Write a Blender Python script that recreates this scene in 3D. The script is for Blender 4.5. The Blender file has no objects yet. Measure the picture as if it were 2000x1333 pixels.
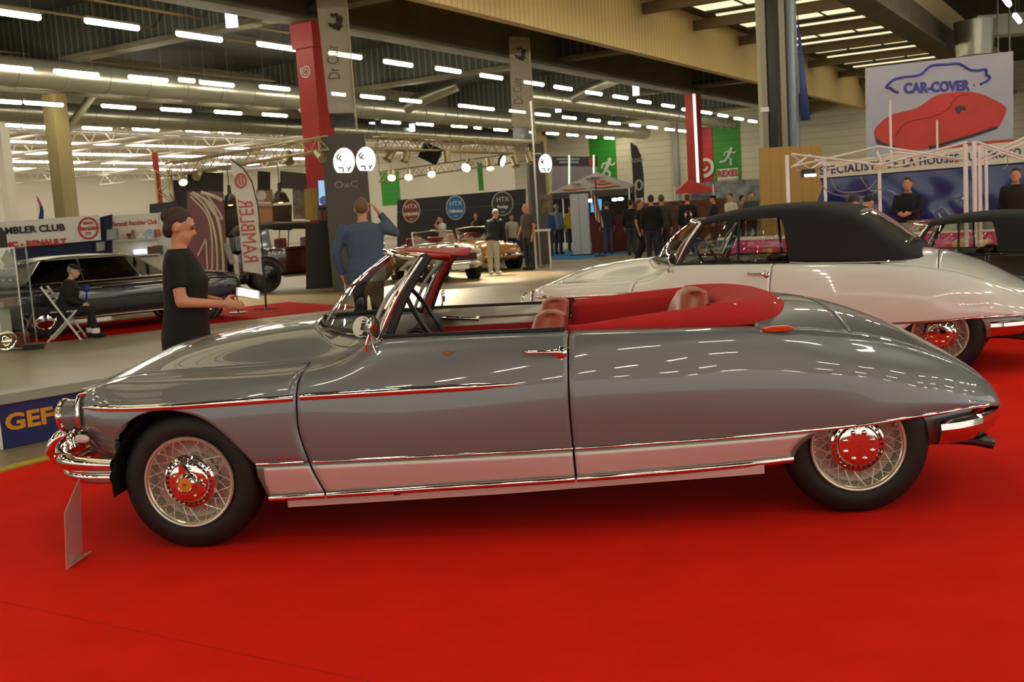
import bpy, bmesh, math, random
import numpy as np
from mathutils import Vector, Matrix
random.seed(7)
SC = bpy.context.scene
COL = SC.collection
PI = math.pi

# ------------------------------------------------------------------ camera
CAMP = np.array([1.9042, -5.5578, 1.4815]); YAW, PITCH, ROLL, FPX = -0.0709, 0.1176, 0.0631, 2058.5
_cy, _sy, _cp, _sp, _cr, _sr = math.cos(YAW), math.sin(YAW), math.cos(PITCH), math.sin(PITCH), math.cos(ROLL), math.sin(ROLL)
FWD = np.array([_sy*_cp, _cy*_cp, -_sp]); _r = np.array([_cy, -_sy, 0.0]); _u = np.cross(_r, FWD)
RGT = _cr*_r - _sr*_u; UPV = _sr*_r + _cr*_u
cam_data = bpy.data.cameras.new('camera'); cam = bpy.data.objects.new('camera', cam_data); COL.objects.link(cam)
cam.matrix_world = Matrix(((RGT[0], UPV[0], -FWD[0], CAMP[0]), (RGT[1], UPV[1], -FWD[1], CAMP[1]), (RGT[2], UPV[2], -FWD[2], CAMP[2]), (0, 0, 0, 1)))
cam_data.sensor_width = 36.0; cam_data.lens = 36.0*FPX/2000.0
cam_data.clip_start = 0.05; cam_data.clip_end = 500
cam_data.dof.use_dof = True; cam_data.dof.focus_distance = 5.3; cam_data.dof.aperture_fstop = 6.3
SC.camera = cam
# ------------------------------------------------------------------ world and exposure
w = bpy.data.worlds.new('world'); SC.world = w; w.use_nodes = True
w.node_tree.nodes['Background'].inputs[0].default_value = (0.95, 0.92, 0.84, 1)
w.node_tree.nodes['Background'].inputs[1].default_value = 1.1
SC.view_settings.view_transform = 'Standard'; SC.view_settings.look = 'None'
SC.view_settings.exposure = 0.28; SC.view_settings.gamma = 1.0; SC.view_settings.use_curve_mapping = False
SC.cycles.use_denoising = True
SC.cycles.max_bounces = 8; SC.cycles.caustics_reflective = False; SC.cycles.caustics_refractive = False
SC.cycles.sample_clamp_indirect = 6.0
LAMP_E = 42.0        # radiance of the lit ceiling tubes
SKY_E = 1.1          # radiance of the daylit roof panels

# ------------------------------------------------------------------ where a photographed point stands in the hall
def ray(px, py): return FWD + (px-1000)/FPX*RGT + (666.5-py)/FPX*UPV
def onY(px, py, y): d = ray(px, py); return Vector(CAMP + d*(y-CAMP[1])/d[1])
def onZ(px, py, z=0.0): d = ray(px, py); return Vector(CAMP + d*(z-CAMP[2])/d[2])
def atD(px, py, dist): return Vector(CAMP + ray(px, py)*dist)
def ground(px, dist):
    """floor point at view depth dist in the image column px (at the horizon)"""
    py = 420.0
    for _ in range(12):
        q = atD(px, py, dist); py += (q.z)*FPX/dist
    q = atD(px, py, dist); return Vector((q.x, q.y, 0))
A63 = math.radians(63.0); HU = Vector((math.cos(A63), math.sin(A63), 0)); HN = Vector((math.sin(A63), -math.cos(A63), 0))
def H(n, s, z=0.0): return Vector((n*HN.x+s*HU.x, n*HN.y+s*HU.y, z))
def onS(px, py, s):
    d = ray(px, py); t = (s-(CAMP[0]*HU.x+CAMP[1]*HU.y))/(d[0]*HU.x+d[1]*HU.y); return Vector(CAMP+d*t)
def onN(px, py, n):
    d = ray(px, py); t = (n-(CAMP[0]*HN.x+CAMP[1]*HN.y))/(d[0]*HN.x+d[1]*HN.y); return Vector(CAMP+d*t)
def onPlane(px, py, o, nrm):
    d = Vector(ray(px, py)); c = Vector(CAMP); t = (Vector(o)-c).dot(nrm)/d.dot(nrm); return c+d*t

# ------------------------------------------------------------------ materials
def lin(h):
    if isinstance(h, (tuple, list)): return tuple(h)
    h = h.lstrip('#'); v = [int(h[i:i+2], 16)/255 for i in (0, 2, 4)]
    return tuple((x/12.92 if x <= .04045 else ((x+.055)/1.055)**2.4) for x in v)
MATS = {}
def mat(name, color, rough=.5, metal=0.0, emit=0.0, coat=0.0, spec=.5, var=0.0, vscale=8.0, bump=0.0, bscale=200.0, alpha=1.0, trans=0.0, ior=1.45, sheen=0.0):
    if name in MATS: return MATS[name]
    m = bpy.data.materials.new(name); m.use_nodes = True; nt = m.node_tree; b = nt.nodes['Principled BSDF']
    c = lin(color); b.inputs['Base Color'].default_value = (*c, 1)
    b.inputs['Roughness'].default_value = rough; b.inputs['Metallic'].default_value = metal
    b.inputs['Specular IOR Level'].default_value = spec; b.inputs['Coat Weight'].default_value = coat; b.inputs['Coat Roughness'].default_value = .03
    b.inputs['IOR'].default_value = ior; b.inputs['Transmission Weight'].default_value = trans; b.inputs['Alpha'].default_value = alpha
    b.inputs['Sheen Weight'].default_value = sheen
    if emit: b.inputs['Emission Color'].default_value = (*c, 1); b.inputs['Emission Strength'].default_value = emit
    tc = nt.nodes.new('ShaderNodeTexCoord')
    if var:
        n = nt.nodes.new('ShaderNodeTexNoise'); n.inputs['Scale'].default_value = vscale; n.inputs['Detail'].default_value = 5
        r = nt.nodes.new('ShaderNodeMapRange'); r.inputs[1].default_value = .3; r.inputs[2].default_value = .7; r.inputs[3].default_value = 1-var; r.inputs[4].default_value = 1+var
        h = nt.nodes.new('ShaderNodeMix'); h.data_type = 'RGBA'; h.blend_type = 'MULTIPLY'; h.inputs[0].default_value = 1; h.inputs[6].default_value = (*c, 1)
        nt.links.new(tc.outputs['Object'], n.inputs['Vector']); nt.links.new(n.outputs['Fac'], r.inputs[0]); nt.links.new(r.outputs[0], h.inputs[7])
        nt.links.new(h.outputs[2], b.inputs['Base Color'])
    if bump:
        n = nt.nodes.new('ShaderNodeTexNoise'); n.inputs['Scale'].default_value = bscale; n.inputs['Detail'].default_value = 3
        k = nt.nodes.new('ShaderNodeBump'); k.inputs['Strength'].default_value = bump; k.inputs['Distance'].default_value = .01
        nt.links.new(tc.outputs['Object'], n.inputs['Vector']); nt.links.new(n.outputs['Fac'], k.inputs['Height']); nt.links.new(k.outputs[0], b.inputs['Normal'])
    MATS[name] = m; return m
def stripes(name, c1, c2, axis, period, duty=.5, rough=.6, bump=.6):
    """corrugated or planked sheet: stripes along one object axis"""
    if name in MATS: return MATS[name]
    m = mat(name, c1, rough); nt = m.node_tree; b = nt.nodes['Principled BSDF']
    tc = nt.nodes.new('ShaderNodeTexCoord'); sp = nt.nodes.new('ShaderNodeSeparateXYZ'); nt.links.new(tc.outputs['Object'], sp.inputs[0])
    d = nt.nodes.new('ShaderNodeMath'); d.operation = 'DIVIDE'; d.inputs[1].default_value = period; nt.links.new(sp.outputs[axis], d.inputs[0])
    f = nt.nodes.new('ShaderNodeMath'); f.operation = 'FRACT'; nt.links.new(d.outputs[0], f.inputs[0])
    g = nt.nodes.new('ShaderNodeMath'); g.operation = 'GREATER_THAN'; g.inputs[1].default_value = duty; nt.links.new(f.outputs[0], g.inputs[0])
    x = nt.nodes.new('ShaderNodeMix'); x.data_type = 'RGBA'; x.inputs[6].default_value = (*lin(c1), 1); x.inputs[7].default_value = (*lin(c2), 1)
    nt.links.new(g.outputs[0], x.inputs[0]); nt.links.new(x.outputs[2], b.inputs['Base Color'])
    k = nt.nodes.new('ShaderNodeBump'); k.inputs['Strength'].default_value = bump; k.inputs['Distance'].default_value = .03
    nt.links.new(g.outputs[0], k.inputs['Height']); nt.links.new(k.outputs[0], b.inputs['Normal'])
    return m
def lightmat(name, color, e):
    if name in MATS: return MATS[name]
    m = bpy.data.materials.new(name); m.use_nodes = True; nt = m.node_tree; nt.nodes.clear()
    em = nt.nodes.new('ShaderNodeEmission'); em.inputs[0].default_value = (*lin(color), 1); em.inputs[1].default_value = e
    o = nt.nodes.new('ShaderNodeOutputMaterial'); nt.links.new(em.outputs[0], o.inputs[0]); MATS[name] = m; return m
def glassmat(name, color=(.9, .93, .9), rough=.0, mix=.12):
    """thin pane: mostly clear, a mirror at grazing angles"""
    if name in MATS: return MATS[name]
    m = bpy.data.materials.new(name); m.use_nodes = True; nt = m.node_tree; nt.nodes.clear()
    t = nt.nodes.new('ShaderNodeBsdfTransparent'); t.inputs[0].default_value = (*lin(color), 1)
    g = nt.nodes.new('ShaderNodeBsdfGlossy'); g.inputs['Roughness'].default_value = rough
    lw = nt.nodes.new('ShaderNodeLayerWeight'); lw.inputs[0].default_value = .5
    f = nt.nodes.new('ShaderNodeMath'); f.operation = 'POWER'; f.inputs[1].default_value = 4.0; nt.links.new(lw.outputs['Facing'], f.inputs[0])
    a = nt.nodes.new('ShaderNodeMath'); a.operation = 'MULTIPLY_ADD'; a.inputs[1].default_value = .7; a.inputs[2].default_value = mix*.5
    s = nt.nodes.new('ShaderNodeMixShader'); o = nt.nodes.new('ShaderNodeOutputMaterial')
    nt.links.new(f.outputs[0], a.inputs[0]); nt.links.new(a.outputs[0], s.inputs[0]); nt.links.new(t.outputs[0], s.inputs[1]); nt.links.new(g.outputs[0], s.inputs[2]); nt.links.new(s.outputs[0], o.inputs[0])
    MATS[name] = m; return m
CHROME = mat('chrome', '#e2e0da', .05, 1.0)
ALU = mat('aluminium', '#c9c7c0', .3, 1.0)
BLACK = mat('black_rubber', '#141312', .55, var=.15)
DARK = mat('dark_metal', '#1c1b1a', .4)
WHITE = mat('white_paint', '#e8e6de', .4, var=.03)
GLASS = glassmat('clear_glass')

# ------------------------------------------------------------------ mesh building
def rot_to(d):
    d = Vector(d).normalized(); return d.to_track_quat('Z', 'Y').to_matrix()
class MB:
    def __init__(s): s.v = []; s.f = []
    def add(s, vs, fs):
        o = len(s.v); s.v.extend([tuple(v) for v in vs]); s.f.extend([tuple(i+o for i in f) for f in fs]); return s
    def box(s, c, size, M=None, taper=1.0):
        x, y, z = [a/2 for a in size]; vs = []
        for dz in (-1, 1):
            k = taper if dz > 0 else 1
            for dx, dy in ((-1, -1), (1, -1), (1, 1), (-1, 1)):
                p = Vector((dx*x*k, dy*y*k, dz*z)); p = (M @ p if M else p)+Vector(c); vs.append(p)
        return s.add(vs, [(3, 2, 1, 0), (4, 5, 6, 7), (0, 1, 5, 4), (1, 2, 6, 5), (2, 3, 7, 6), (3, 0, 4, 7)])
    def cyl(s, a, b, r0, r1=None, seg=12, caps=True):
        r1 = r0 if r1 is None else r1; a = Vector(a); b = Vector(b); R = rot_to(b-a); vs = []
        for c, r in ((a, r0), (b, r1)):
            for i in range(seg): t = 2*PI*i/seg; vs.append(c+R @ Vector((r*math.cos(t), r*math.sin(t), 0)))
        fs = [(i, (i+1) % seg, seg+(i+1) % seg, seg+i) for i in range(seg)]
        if caps: fs += [tuple(range(seg-1, -1, -1)), tuple(range(seg, 2*seg))]
        return s.add(vs, fs)
    def tube(s, pts, r, seg=8, closed=False, flat=1.0, caps=True, up=None):
        """sweep an ellipse along points; r a number or one per point"""
        P = [Vector(p) for p in pts]; n = len(P); rs = r if isinstance(r, (list, tuple)) else [r]*n; vs = []; prev = None
        for i in range(n):
            a = P[(i-1) % n] if (closed or i > 0) else P[i]; b = P[(i+1) % n] if (closed or i < n-1) else P[i]
            d = (b-a).normalized()
            if up is not None: e = Vector(up)-d*d.dot(Vector(up))
            elif prev is None: e = d.orthogonal()
            else: e = prev-d*d.dot(prev)
            e.normalize(); prev = e; q = d.cross(e)
            for k in range(seg): t = 2*PI*k/seg; vs.append(P[i]+e*rs[i]*math.cos(t)+q*rs[i]*flat*math.sin(t))
        m = n if closed else n-1
        fs = [(i*seg+k, i*seg+(k+1) % seg, ((i+1) % n)*seg+(k+1) % seg, ((i+1) % n)*seg+k) for i in range(m) for k in range(seg)]
        if caps and not closed: fs += [tuple(range(seg-1, -1, -1)), tuple((n-1)*seg+k for k in range(seg))]
        return s.add(vs, fs)
    def lathe(s, prof, o, d, seg=32, closed=False):
        """prof: (radius, height along d)"""
        R = rot_to(d); o = Vector(o); vs = []; n = len(prof)
        for r, h in prof:
            for i in range(seg): t = 2*PI*i/seg; vs.append(o+R @ Vector((max(r, 1e-5)*math.cos(t), max(r, 1e-5)*math.sin(t), h)))
        m = n if closed else n-1
        fs = [(j*seg+i, j*seg+(i+1) % seg, ((j+1) % n)*seg+(i+1) % seg, ((j+1) % n)*seg+i) for j in range(m) for i in range(seg)]
        return s.add(vs, fs)
    def prism(s, poly, o, ex, ey, depth):
        """polygon in the plane (ex, ey), extruded by the vector depth"""
        o = Vector(o); ex = Vector(ex); ey = Vector(ey); dv = Vector(depth); n = len(poly)
        a = [o+ex*p[0]+ey*p[1] for p in poly]; vs = a+[p+dv for p in a]
        fs = [tuple(range(n-1, -1, -1)), tuple(range(n, 2*n))]+[(i, (i+1) % n, n+(i+1) % n, n+i) for i in range(n)]
        return s.add(vs, fs)
    def ell(s, c, r, M=None, nu=16, nv=10):
        vs = []; c = Vector(c)
        for j in range(nv+1):
            ph = PI*j/nv
            for i in range(nu):
                t = 2*PI*i/nu; p = Vector((r[0]*max(math.sin(ph), 1e-4)*math.cos(t), r[1]*max(math.sin(ph), 1e-4)*math.sin(t), r[2]*math.cos(ph)))
                vs.append(c+(M @ p if M else p))
        return s.add(vs, [(j*nu+i, (j+1)*nu+i, (j+1)*nu+(i+1) % nu, j*nu+(i+1) % nu) for j in range(nv) for i in range(nu)])
    def cap(s, a, b, r0, r1=None, seg=10):
        """tapered capsule"""
        r1 = r0 if r1 is None else r1; s.cyl(a, b, r0, r1, seg); s.ell(a, (r0,)*3, nu=seg, nv=6); s.ell(b, (r1,)*3, nu=seg, nv=6); return s
    def grid(s, fn, nu, nv, cu=False, cv=False):
        vs = [fn(i/(nu if cu else nu-1), j/(nv if cv else nv-1)) for j in range(nv) for i in range(nu)]
        fs = [(j*nu+i, j*nu+(i+1) % nu, ((j+1) % nv)*nu+(i+1) % nu, ((j+1) % nv)*nu+i) for j in range(nv if cv else nv-1) for i in range(nu if cu else nu-1)]
        return s.add(vs, fs)
    def loft(s, rings, caps=True, closed=True):
        n = len(rings[0]); vs = [p for r in rings for p in r]; m = n if closed else n-1
        fs = [(j*n+i, j*n+(i+1) % n, (j+1)*n+(i+1) % n, (j+1)*n+i) for j in range(len(rings)-1) for i in range(m)]
        if caps: fs += [tuple(range(n-1, -1, -1)), tuple((len(rings)-1)*n+i for i in range(n))]
        return s.add(vs, fs)
    def build(s, name, m, parent=None, smooth=True, angle=40, solid=0, bevel=0, remesh=0, offset=-1, smooth_it=6, rim=True):
        me = bpy.data.meshes.new(name); me.from_pydata(s.v, [], s.f)
        bm = bmesh.new(); bm.from_mesh(me); bmesh.ops.remove_doubles(bm, verts=bm.verts, dist=1e-5)
        bmesh.ops.recalc_face_normals(bm, faces=bm.faces)
        if smooth and not remesh:
            for f in bm.faces: f.smooth = True
            for e in bm.edges:
                if len(e.link_faces) == 2 and e.calc_face_angle(0) > math.radians(angle): e.smooth = False
        bm.to_mesh(me); bm.free()
        o = bpy.data.objects.new(name, me); COL.objects.link(o)
        for k in (m if isinstance(m, (list, tuple)) else [m]): me.materials.append(k)
        if parent: o.parent = parent
        if solid: d = o.modifiers.new('thickness', 'SOLIDIFY'); d.thickness = solid; d.offset = offset; d.use_rim = rim
        if bevel: d = o.modifiers.new('bevel', 'BEVEL'); d.width = bevel; d.segments = 2; d.limit_method = 'ANGLE'
        if remesh:
            d = o.modifiers.new('skin', 'REMESH'); d.mode = 'VOXEL'; d.voxel_size = remesh; d.use_smooth_shade = True
            d = o.modifiers.new('soft', 'SMOOTH'); d.factor = .5; d.iterations = smooth_it
        return o
def thing(name, label, cat, loc=(0, 0, 0), rz=0.0, group=None):
    o = bpy.data.objects.new(name, None); COL.objects.link(o); o.location = loc; o.rotation_euler = (0, 0, rz); o.empty_display_size = .2
    o['label'] = label; o['category'] = cat
    if group: o['group'] = group
    return o
def tag(o, label, cat, group=None, kind=None):
    o['label'] = label; o['category'] = cat
    if group: o['group'] = group
    if kind: o['kind'] = kind
    return o
def struct(o): o['kind'] = 'structure'; return o
def kids(o): return [c for c in bpy.data.objects if c.parent == o]
def dup(o, parent=None, label=None, group=None):
    c = o.copy(); COL.objects.link(c)
    if parent: c.parent = parent
    if label: c['label'] = label
    if group: c['group'] = group
    for k in kids(o): dup(k, c)
    return c
def text(s, size, o, ex, ey, m, parent=None, name='lettering', sx=1.0, align='CENTER', depth=.002, bold=0.0, space=1.0, shear=0.0):
    """letters lying in the plane (ex, ey) with the middle of the line at o"""
    cu = bpy.data.curves.new('t', 'FONT'); cu.body = s; cu.size = size; cu.align_x = align; cu.align_y = 'CENTER'; cu.extrude = depth; cu.offset = bold; cu.space_character = space; cu.shear = shear; cu.resolution_u = 3
    t = bpy.data.objects.new('t', cu); COL.objects.link(t); dg = bpy.context.evaluated_depsgraph_get()
    me = bpy.data.meshes.new_from_object(t.evaluated_get(dg)); bpy.data.objects.remove(t)
    ex = Vector(ex).normalized(); ey = Vector(ey); ey = (ey-ex*ex.dot(ey)).normalized(); ez = ex.cross(ey); o = Vector(o)
    M = Matrix(((ex.x*sx, ey.x, ez.x, o.x), (ex.y*sx, ey.y, ez.y, o.y), (ex.z*sx, ey.z, ez.z, o.z), (0, 0, 0, 1))); me.transform(M)
    ob = bpy.data.objects.new(name, me); COL.objects.link(ob); me.materials.clear(); me.materials.append(m)
    if parent:
        ob.parent = parent
        if parent.type == 'EMPTY': me.transform((Matrix.Translation(parent.location) @ parent.rotation_euler.to_matrix().to_4x4()).inverted())
    return ob
def world_parts(mb, root):
    """shift points given in world space into the frame of root"""
    M = (Matrix.Translation(root.location) @ root.rotation_euler.to_matrix().to_4x4()).inverted(); mb.v = [tuple(M @ Vector(v)) for v in mb.v]; return mb
def bez(pts, n=16):
    """smooth curve through points (Catmull-Rom)"""
    P = [Vector(p) for p in pts]; out = []
    for i in range(len(P)-1):
        a = P[max(i-1, 0)]; b = P[i]; c = P[i+1]; d = P[min(i+2, len(P)-1)]
        for k in range(n):
            t = k/n; out.append(.5*((2*b)+(c-a)*t+(2*a-5*b+4*c-d)*t*t+(3*b-a-3*c+d)*t**3))
    out.append(P[-1]); return out
def pchip(xs, ys):
    xs = np.array(xs, float); ys = np.array(ys, float); h = np.diff(xs); dl = np.diff(ys)/h; m = np.zeros(len(xs))
    for i in range(1, len(xs)-1):
        if dl[i-1]*dl[i] > 0: w1 = 2*h[i]+h[i-1]; w2 = h[i]+2*h[i-1]; m[i] = (w1+w2)/(w1/dl[i-1]+w2/dl[i])
    m[0] = dl[0]; m[-1] = dl[-1]
    def f(x):
        x = min(max(x, xs[0]), xs[-1]); i = int(min(max(np.searchsorted(xs, x)-1, 0), len(xs)-2)); t = (x-xs[i])/h[i]
        return float((2*t**3-3*t*t+1)*ys[i]+(t**3-2*t*t+t)*h[i]*m[i]+(-2*t**3+3*t*t)*ys[i+1]+(t**3-t*t)*h[i]*m[i+1])
    return f

# ================================================================== the hall
def hb(name, n0, n1, s0, s1, z0, z1, m, parent=None, **k):
    """a box along the hall's own axes"""
    o = MB().box(((s0+s1)/2, -(n0+n1)/2, (z0+z1)/2), (s1-s0, n1-n0, z1-z0)).build(name, m, parent, smooth=False, **k)
    o.rotation_euler = (0, 0, A63) if not parent else (0, 0, 0); return o
CONC = mat('concrete_floor', '#8b7d61', .42, var=.10, vscale=.7, bump=.03, bscale=30)
GREYC = mat('concrete_beam', '#6f6854', .8, var=.15, vscale=1.2)
DECK = stripes('roof_deck', '#3f3d34', '#35332b', 1, .3, .5, .7)
RIBS = stripes('ribbed_sheet', '#6d705f', '#4a4d42', 1, .28, .25, .6)
CREAM = stripes('cream_ribbed', '#d9c28c', '#c4ad79', 0, .25, .75, .6, .3)
struct(hb('floor', -110, 40, -40, 100, -.3, -.004, CONC))
carpet = hb('carpet', -2.29, 9.5, -14, 16.5, -.004, .004, mat('red_carpet', '#e6200f', .95, spec=.1, var=.06, vscale=3, bump=.25, bscale=900))
tag(carpet, 'bright red exhibition carpet under the grey open car', 'carpet')
seam = MB()
seam.box((1.6, -2.55, .0045), (16, .003, .001), Matrix.Rotation(-.47, 3, 'Z'))
seam.build('carpet_seam', mat('seam_red', '#a8130a', .95), None)
sm = bpy.data.objects['carpet_seam']; sm.parent = carpet; sm.rotation_euler = (0, 0, -A63)
yl = hb('floor_marking', -2.47, -2.34, -30, 30, -.004, .0, mat('yellow_paint', '#b8a02c', .6, var=.2)); tag(yl, 'yellow line painted on the floor beside the carpet edge', 'floor line', kind='structure')
# ceilings and beams
struct(hb('ceiling', -34.5, -9.9, -30, 62, 8.3, 8.5, DECK)); struct(hb('ceiling', -2.2, 34, -40, 62, 8.3, 8.5, DECK))
struct(hb('ceiling', -10, -2.1, -40, 62, 8.36, 8.6, mat('roof_brown', '#5d5138', .8)))
struct(hb('ceiling', -95, -34.5, -30, 90, 9.2, 9.4, mat('white_deck', '#cfcabd', .7)))
struct(hb('wall_left', -95.2, -95, -30, 90, 0, 9.4, mat('white_wall', '#c9c2b0', .8)))
struct(hb('wall_far', -95, -34.5, 88, 88.3, 0, 9.4, MATS['white_wall']))
struct(hb('trim_1', -10.15, -9.85, -40, 62, 6.5, 8.36, CREAM))                      # pale sheet wall over the passage
struct(hb('trim_2', -2.35, -2.05, -40, 62, 7.5, 8.36, CREAM))
nb = 0
def beam(n0, n1, s0, s1, z0, z1, m=GREYC):
    return struct(hb('beam', n0, n1, s0, s1, z0, z1, m))
for n in (-13.5, -27.0, -34.2):
    beam(n-.12, n+.12, -30, 61.9, 6.62, 7.9); beam(n-.32, n+.32, -30, 61.9, 6.5, 6.62)
beam(-2.6, -1.8, -40, 61.9, 6.5, 6.62); beam(-2.35, -2.05, -40, 61.9, 6.62, 7.5)
for s in (3.6, 16.6, 29.6, 42.7, 55.5):
    struct(hb('trim_3', -33.5, -10.2, s-.06, s+.06, 6.9, 8.3, RIBS)); beam(-33.5, -10.2, s-.25, s+.25, 6.75, 6.9)
for s in (9, 15, 20, 24.3, 28.9, 33.5, 38.6, 43.8, 49, 55, 60):
    beam(-9.84, -2.36, s-.09, s+.09, 7.78, 8.12, mat('beam_brown', '#6b5d42', .7))
MB_ = MB()
SKY = lightmat('roof_daylight', '#fbe6b8', SKY_E)
ws = [-25, -19, -13, -7.5, -2, 4, 11, 16.6, 22, 26.5, 31.2, 36, 41.2, 46.4, 52, 57.5]  # low values: unseen panels added overhead to brighten the carpet
for i, s in enumerate(ws):
    o = struct(hb('window_%d' % (i+1), -9.2, -3.0, s-1.95, s+1.95, 8.3, 8.35, SKY))
    b = MB()
    for k in range(1, 4): b.box((s, 9.2-6.2*k/4, 8.28), (3.4, .06, .06))
    for q in (-1.7, 0, 1.7): b.box((s+q, 6.1, 8.27), (.07, 6.2, .09))
    f = b.build('window_frame', mat('bar_dark', '#3a352a', .6), o, smooth=False)
# end wall with the painted fields and the exit signs
CLAD = stripes('cladding', '#d3cbb2', '#bdb59c', 2, .42, .9, .6, .5)
struct(hb('wall_back', -34.5, 34, 62, 62.3, 0, 8.3, CLAD))
def wallquad(name, x0, y0, x1, y1, m, th=.03, parent=None, s=61.95):
    """painted field on the end wall between two photo columns"""
    a = onS(x0, y1, s); b = onS(x1, y1, s); za = onS(x0, y0, s).z
    n0, n1 = a.dot(HN), b.dot(HN); return hb(name, n0, n1, s, s+th, min(a.z, b.z), za, m, parent)
GREEN = stripes('wall_green', '#2f8c2a', '#28781f', 2, .42, .9, .5, .4); RED = stripes('wall_red', '#c3242c', '#a81c24', 2, .42, .9, .5, .4)
PALE = mat('wall_mark', '#d6dccb', .6)
def runner(root, c, h, m):
    """running figure of an exit sign, flat on the wall"""
    ex = HN; ey = Vector((0, 0, 1)); d = HU*-.03; mb = MB()
    def limb(pts, w):
        for (x0, y0), (x1, y1) in zip(pts, pts[1:]):
            v = Vector((x1-x0, y1-y0)); L = v.length; v /= L; q = Vector((-v.y, v.x))*w/2; e = v*w*.35
            mb.prism([((x0-e.x+q.x)*h, (y0-e.y+q.y)*h), ((x0-e.x-q.x)*h, (y0-e.y-q.y)*h), ((x1+e.x-q.x)*h, (y1+e.y-q.y)*h), ((x1+e.x+q.x)*h, (y1+e.y+q.y)*h)], c, ex, ey, d)
    mb.cyl(c+ex*.2*h+ey*.42*h, c+ex*.2*h+ey*.42*h+d, .09*h, seg=20)
    limb([(.14, .3), (-.02, -.02)], .17); limb([(.14, .28), (.32, .16), (.44, .24)], .07); limb([(.1, .3), (-.14, .26), (-.22, .08)], .07)
    limb([(0, -.02), (.18, -.16), (.12, -.42), (.2, -.44)], .1); limb([(-.03, -.03), (-.16, -.22), (-.46, -.26)], .1)
    return mb.build('running_figure', m, root, smooth=False)
def exit_panel(x0, y0, x1, y1, cx, cy, h, label):
    o = wallquad('wall_sign', x0, y0, x1, y1, GREEN); tag(o, label, 'wall sign')
    r = runner(o, onS(cx, cy, 61.9), h, PALE); r.rotation_euler = (0, 0, -A63); return o
exit_panel(1157, 268, 1208, 400, 1184, 331, 1.5, 'green wall panel with white running figure above the grey tent')
g2 = exit_panel(1397, 240, 1450, 400, 1422, 306, 1.15, 'green wall panel with running figure and red lettered plate')
wr = wallquad('wall_sign', 1366, 250, 1396, 400, RED); tag(wr, 'red wall panel with white spiral beside the red column', 'wall sign')
def spiral(c, r, turns, w, ex, ey, d, parent, m, th=.03):
    P = [c+ex*(r*(1-.8*i/60)*math.cos(2*PI*turns*i/60+2.4))+ey*(r*(1-.8*i/60)*math.sin(2*PI*turns*i/60+2.4))+d for i in range(61)]
    mb = MB(); rings = []
    for i in range(61):
        rad = (P[i]-c-d).normalized()*w*(1-.5*i/60); rings.append([P[i]-rad/2, P[i]+rad/2, P[i]+rad/2+d, P[i]-rad/2+d])
    return mb.loft(rings).build('spiral', m, parent, smooth=False)
q = spiral(onS(1377, 325, 61.9), .75, 1.6, .26, HN, Vector((0, 0, 1)), HU*-.02, wr, PALE); q.rotation_euler = (0, 0, -A63)
pl = wallquad('plate', 1402, 331, 1442, 356, PALE, .02, g2, 61.9)
c = onS(1422, 339, 61.85); t = text('REXEL', .56, c, HN, (0, 0, 1), mat('sign_red', '#b0332b', .6), g2, sx=.9, bold=.02); t.rotation_euler = (0, 0, -A63)
c = onS(1422, 351, 61.85); t = text('materiel electrique', .16, c, HN, (0, 0, 1), MATS['sign_red'], g2, sx=1.0); t.rotation_euler = (0, 0, -A63)
hb('wall_pipe', 0, 0.35, 61.6, 61.9, 0, 8.3, mat('pipe_grey', '#9a9a8c', .5)).location = HN*onS(1316, 330, 61.7).dot(HN)
tag(bpy.data.objects['wall_pipe'], 'pale downpipe running up the far cladding wall', 'pipe', kind='structure')

# columns
def column(n, s, w, z, m, label=None, cap=False):
    o = hb('column', n-w/2, n+w/2, s-w/2, s+w/2, 0, z, m); struct(o)
    if cap: hb('column_head', n-w*.62, n+w*.62, s-w*.62, s+w*.62, z-.6, z+.02, m, o)
    return o
COLR = mat('column_red', '#b0241c', .5, var=.05, vscale=1)
p2 = column(-13.5, 16.6, .56, 6.5, COLR, cap=True); column(-13.5, 42.7, .56, 6.5, COLR)
exit_panel_ = None
for x0_, y0_, x1_, y1_, lb_ in ((747, 337, 783, 400, 'plain green wall field behind the leftmost truss spotlights'), (935, 317, 945, 372, 'narrow green wall field behind the dazzling floodlight')): tag(wallquad('wall_field', x0_, y0_, x1_, y1_, GREEN), lb_, 'wall sign')
q = spiral(H(-13.5, 16.6-.285, 5.35), .17, 2.2, .035, HN, Vector((0, 0, 1)), HU*-.004, p2, PALE); q.rotation_euler = (0, 0, -A63)
cg = mat('column_concrete', '#8f8056', .8, var=.08, vscale=2)
column(-27.2, 19.3, .55, 6.5, cg); column(-24.5, 48, .5, 6.5, cg); column(-46, 30, .5, 9.2, MATS['white_wall']); column(-58, 34, .5, 9.2, MATS['white_wall']); column(-42, 52, .5, 9.2, MATS['white_wall'])
br = MB(); br.cyl(H(-27.2, 19.6, 5.3), H(-27.2, 20.9, 6.6), .13, seg=10); struct(br.build('trim_4', GREYC))
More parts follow.
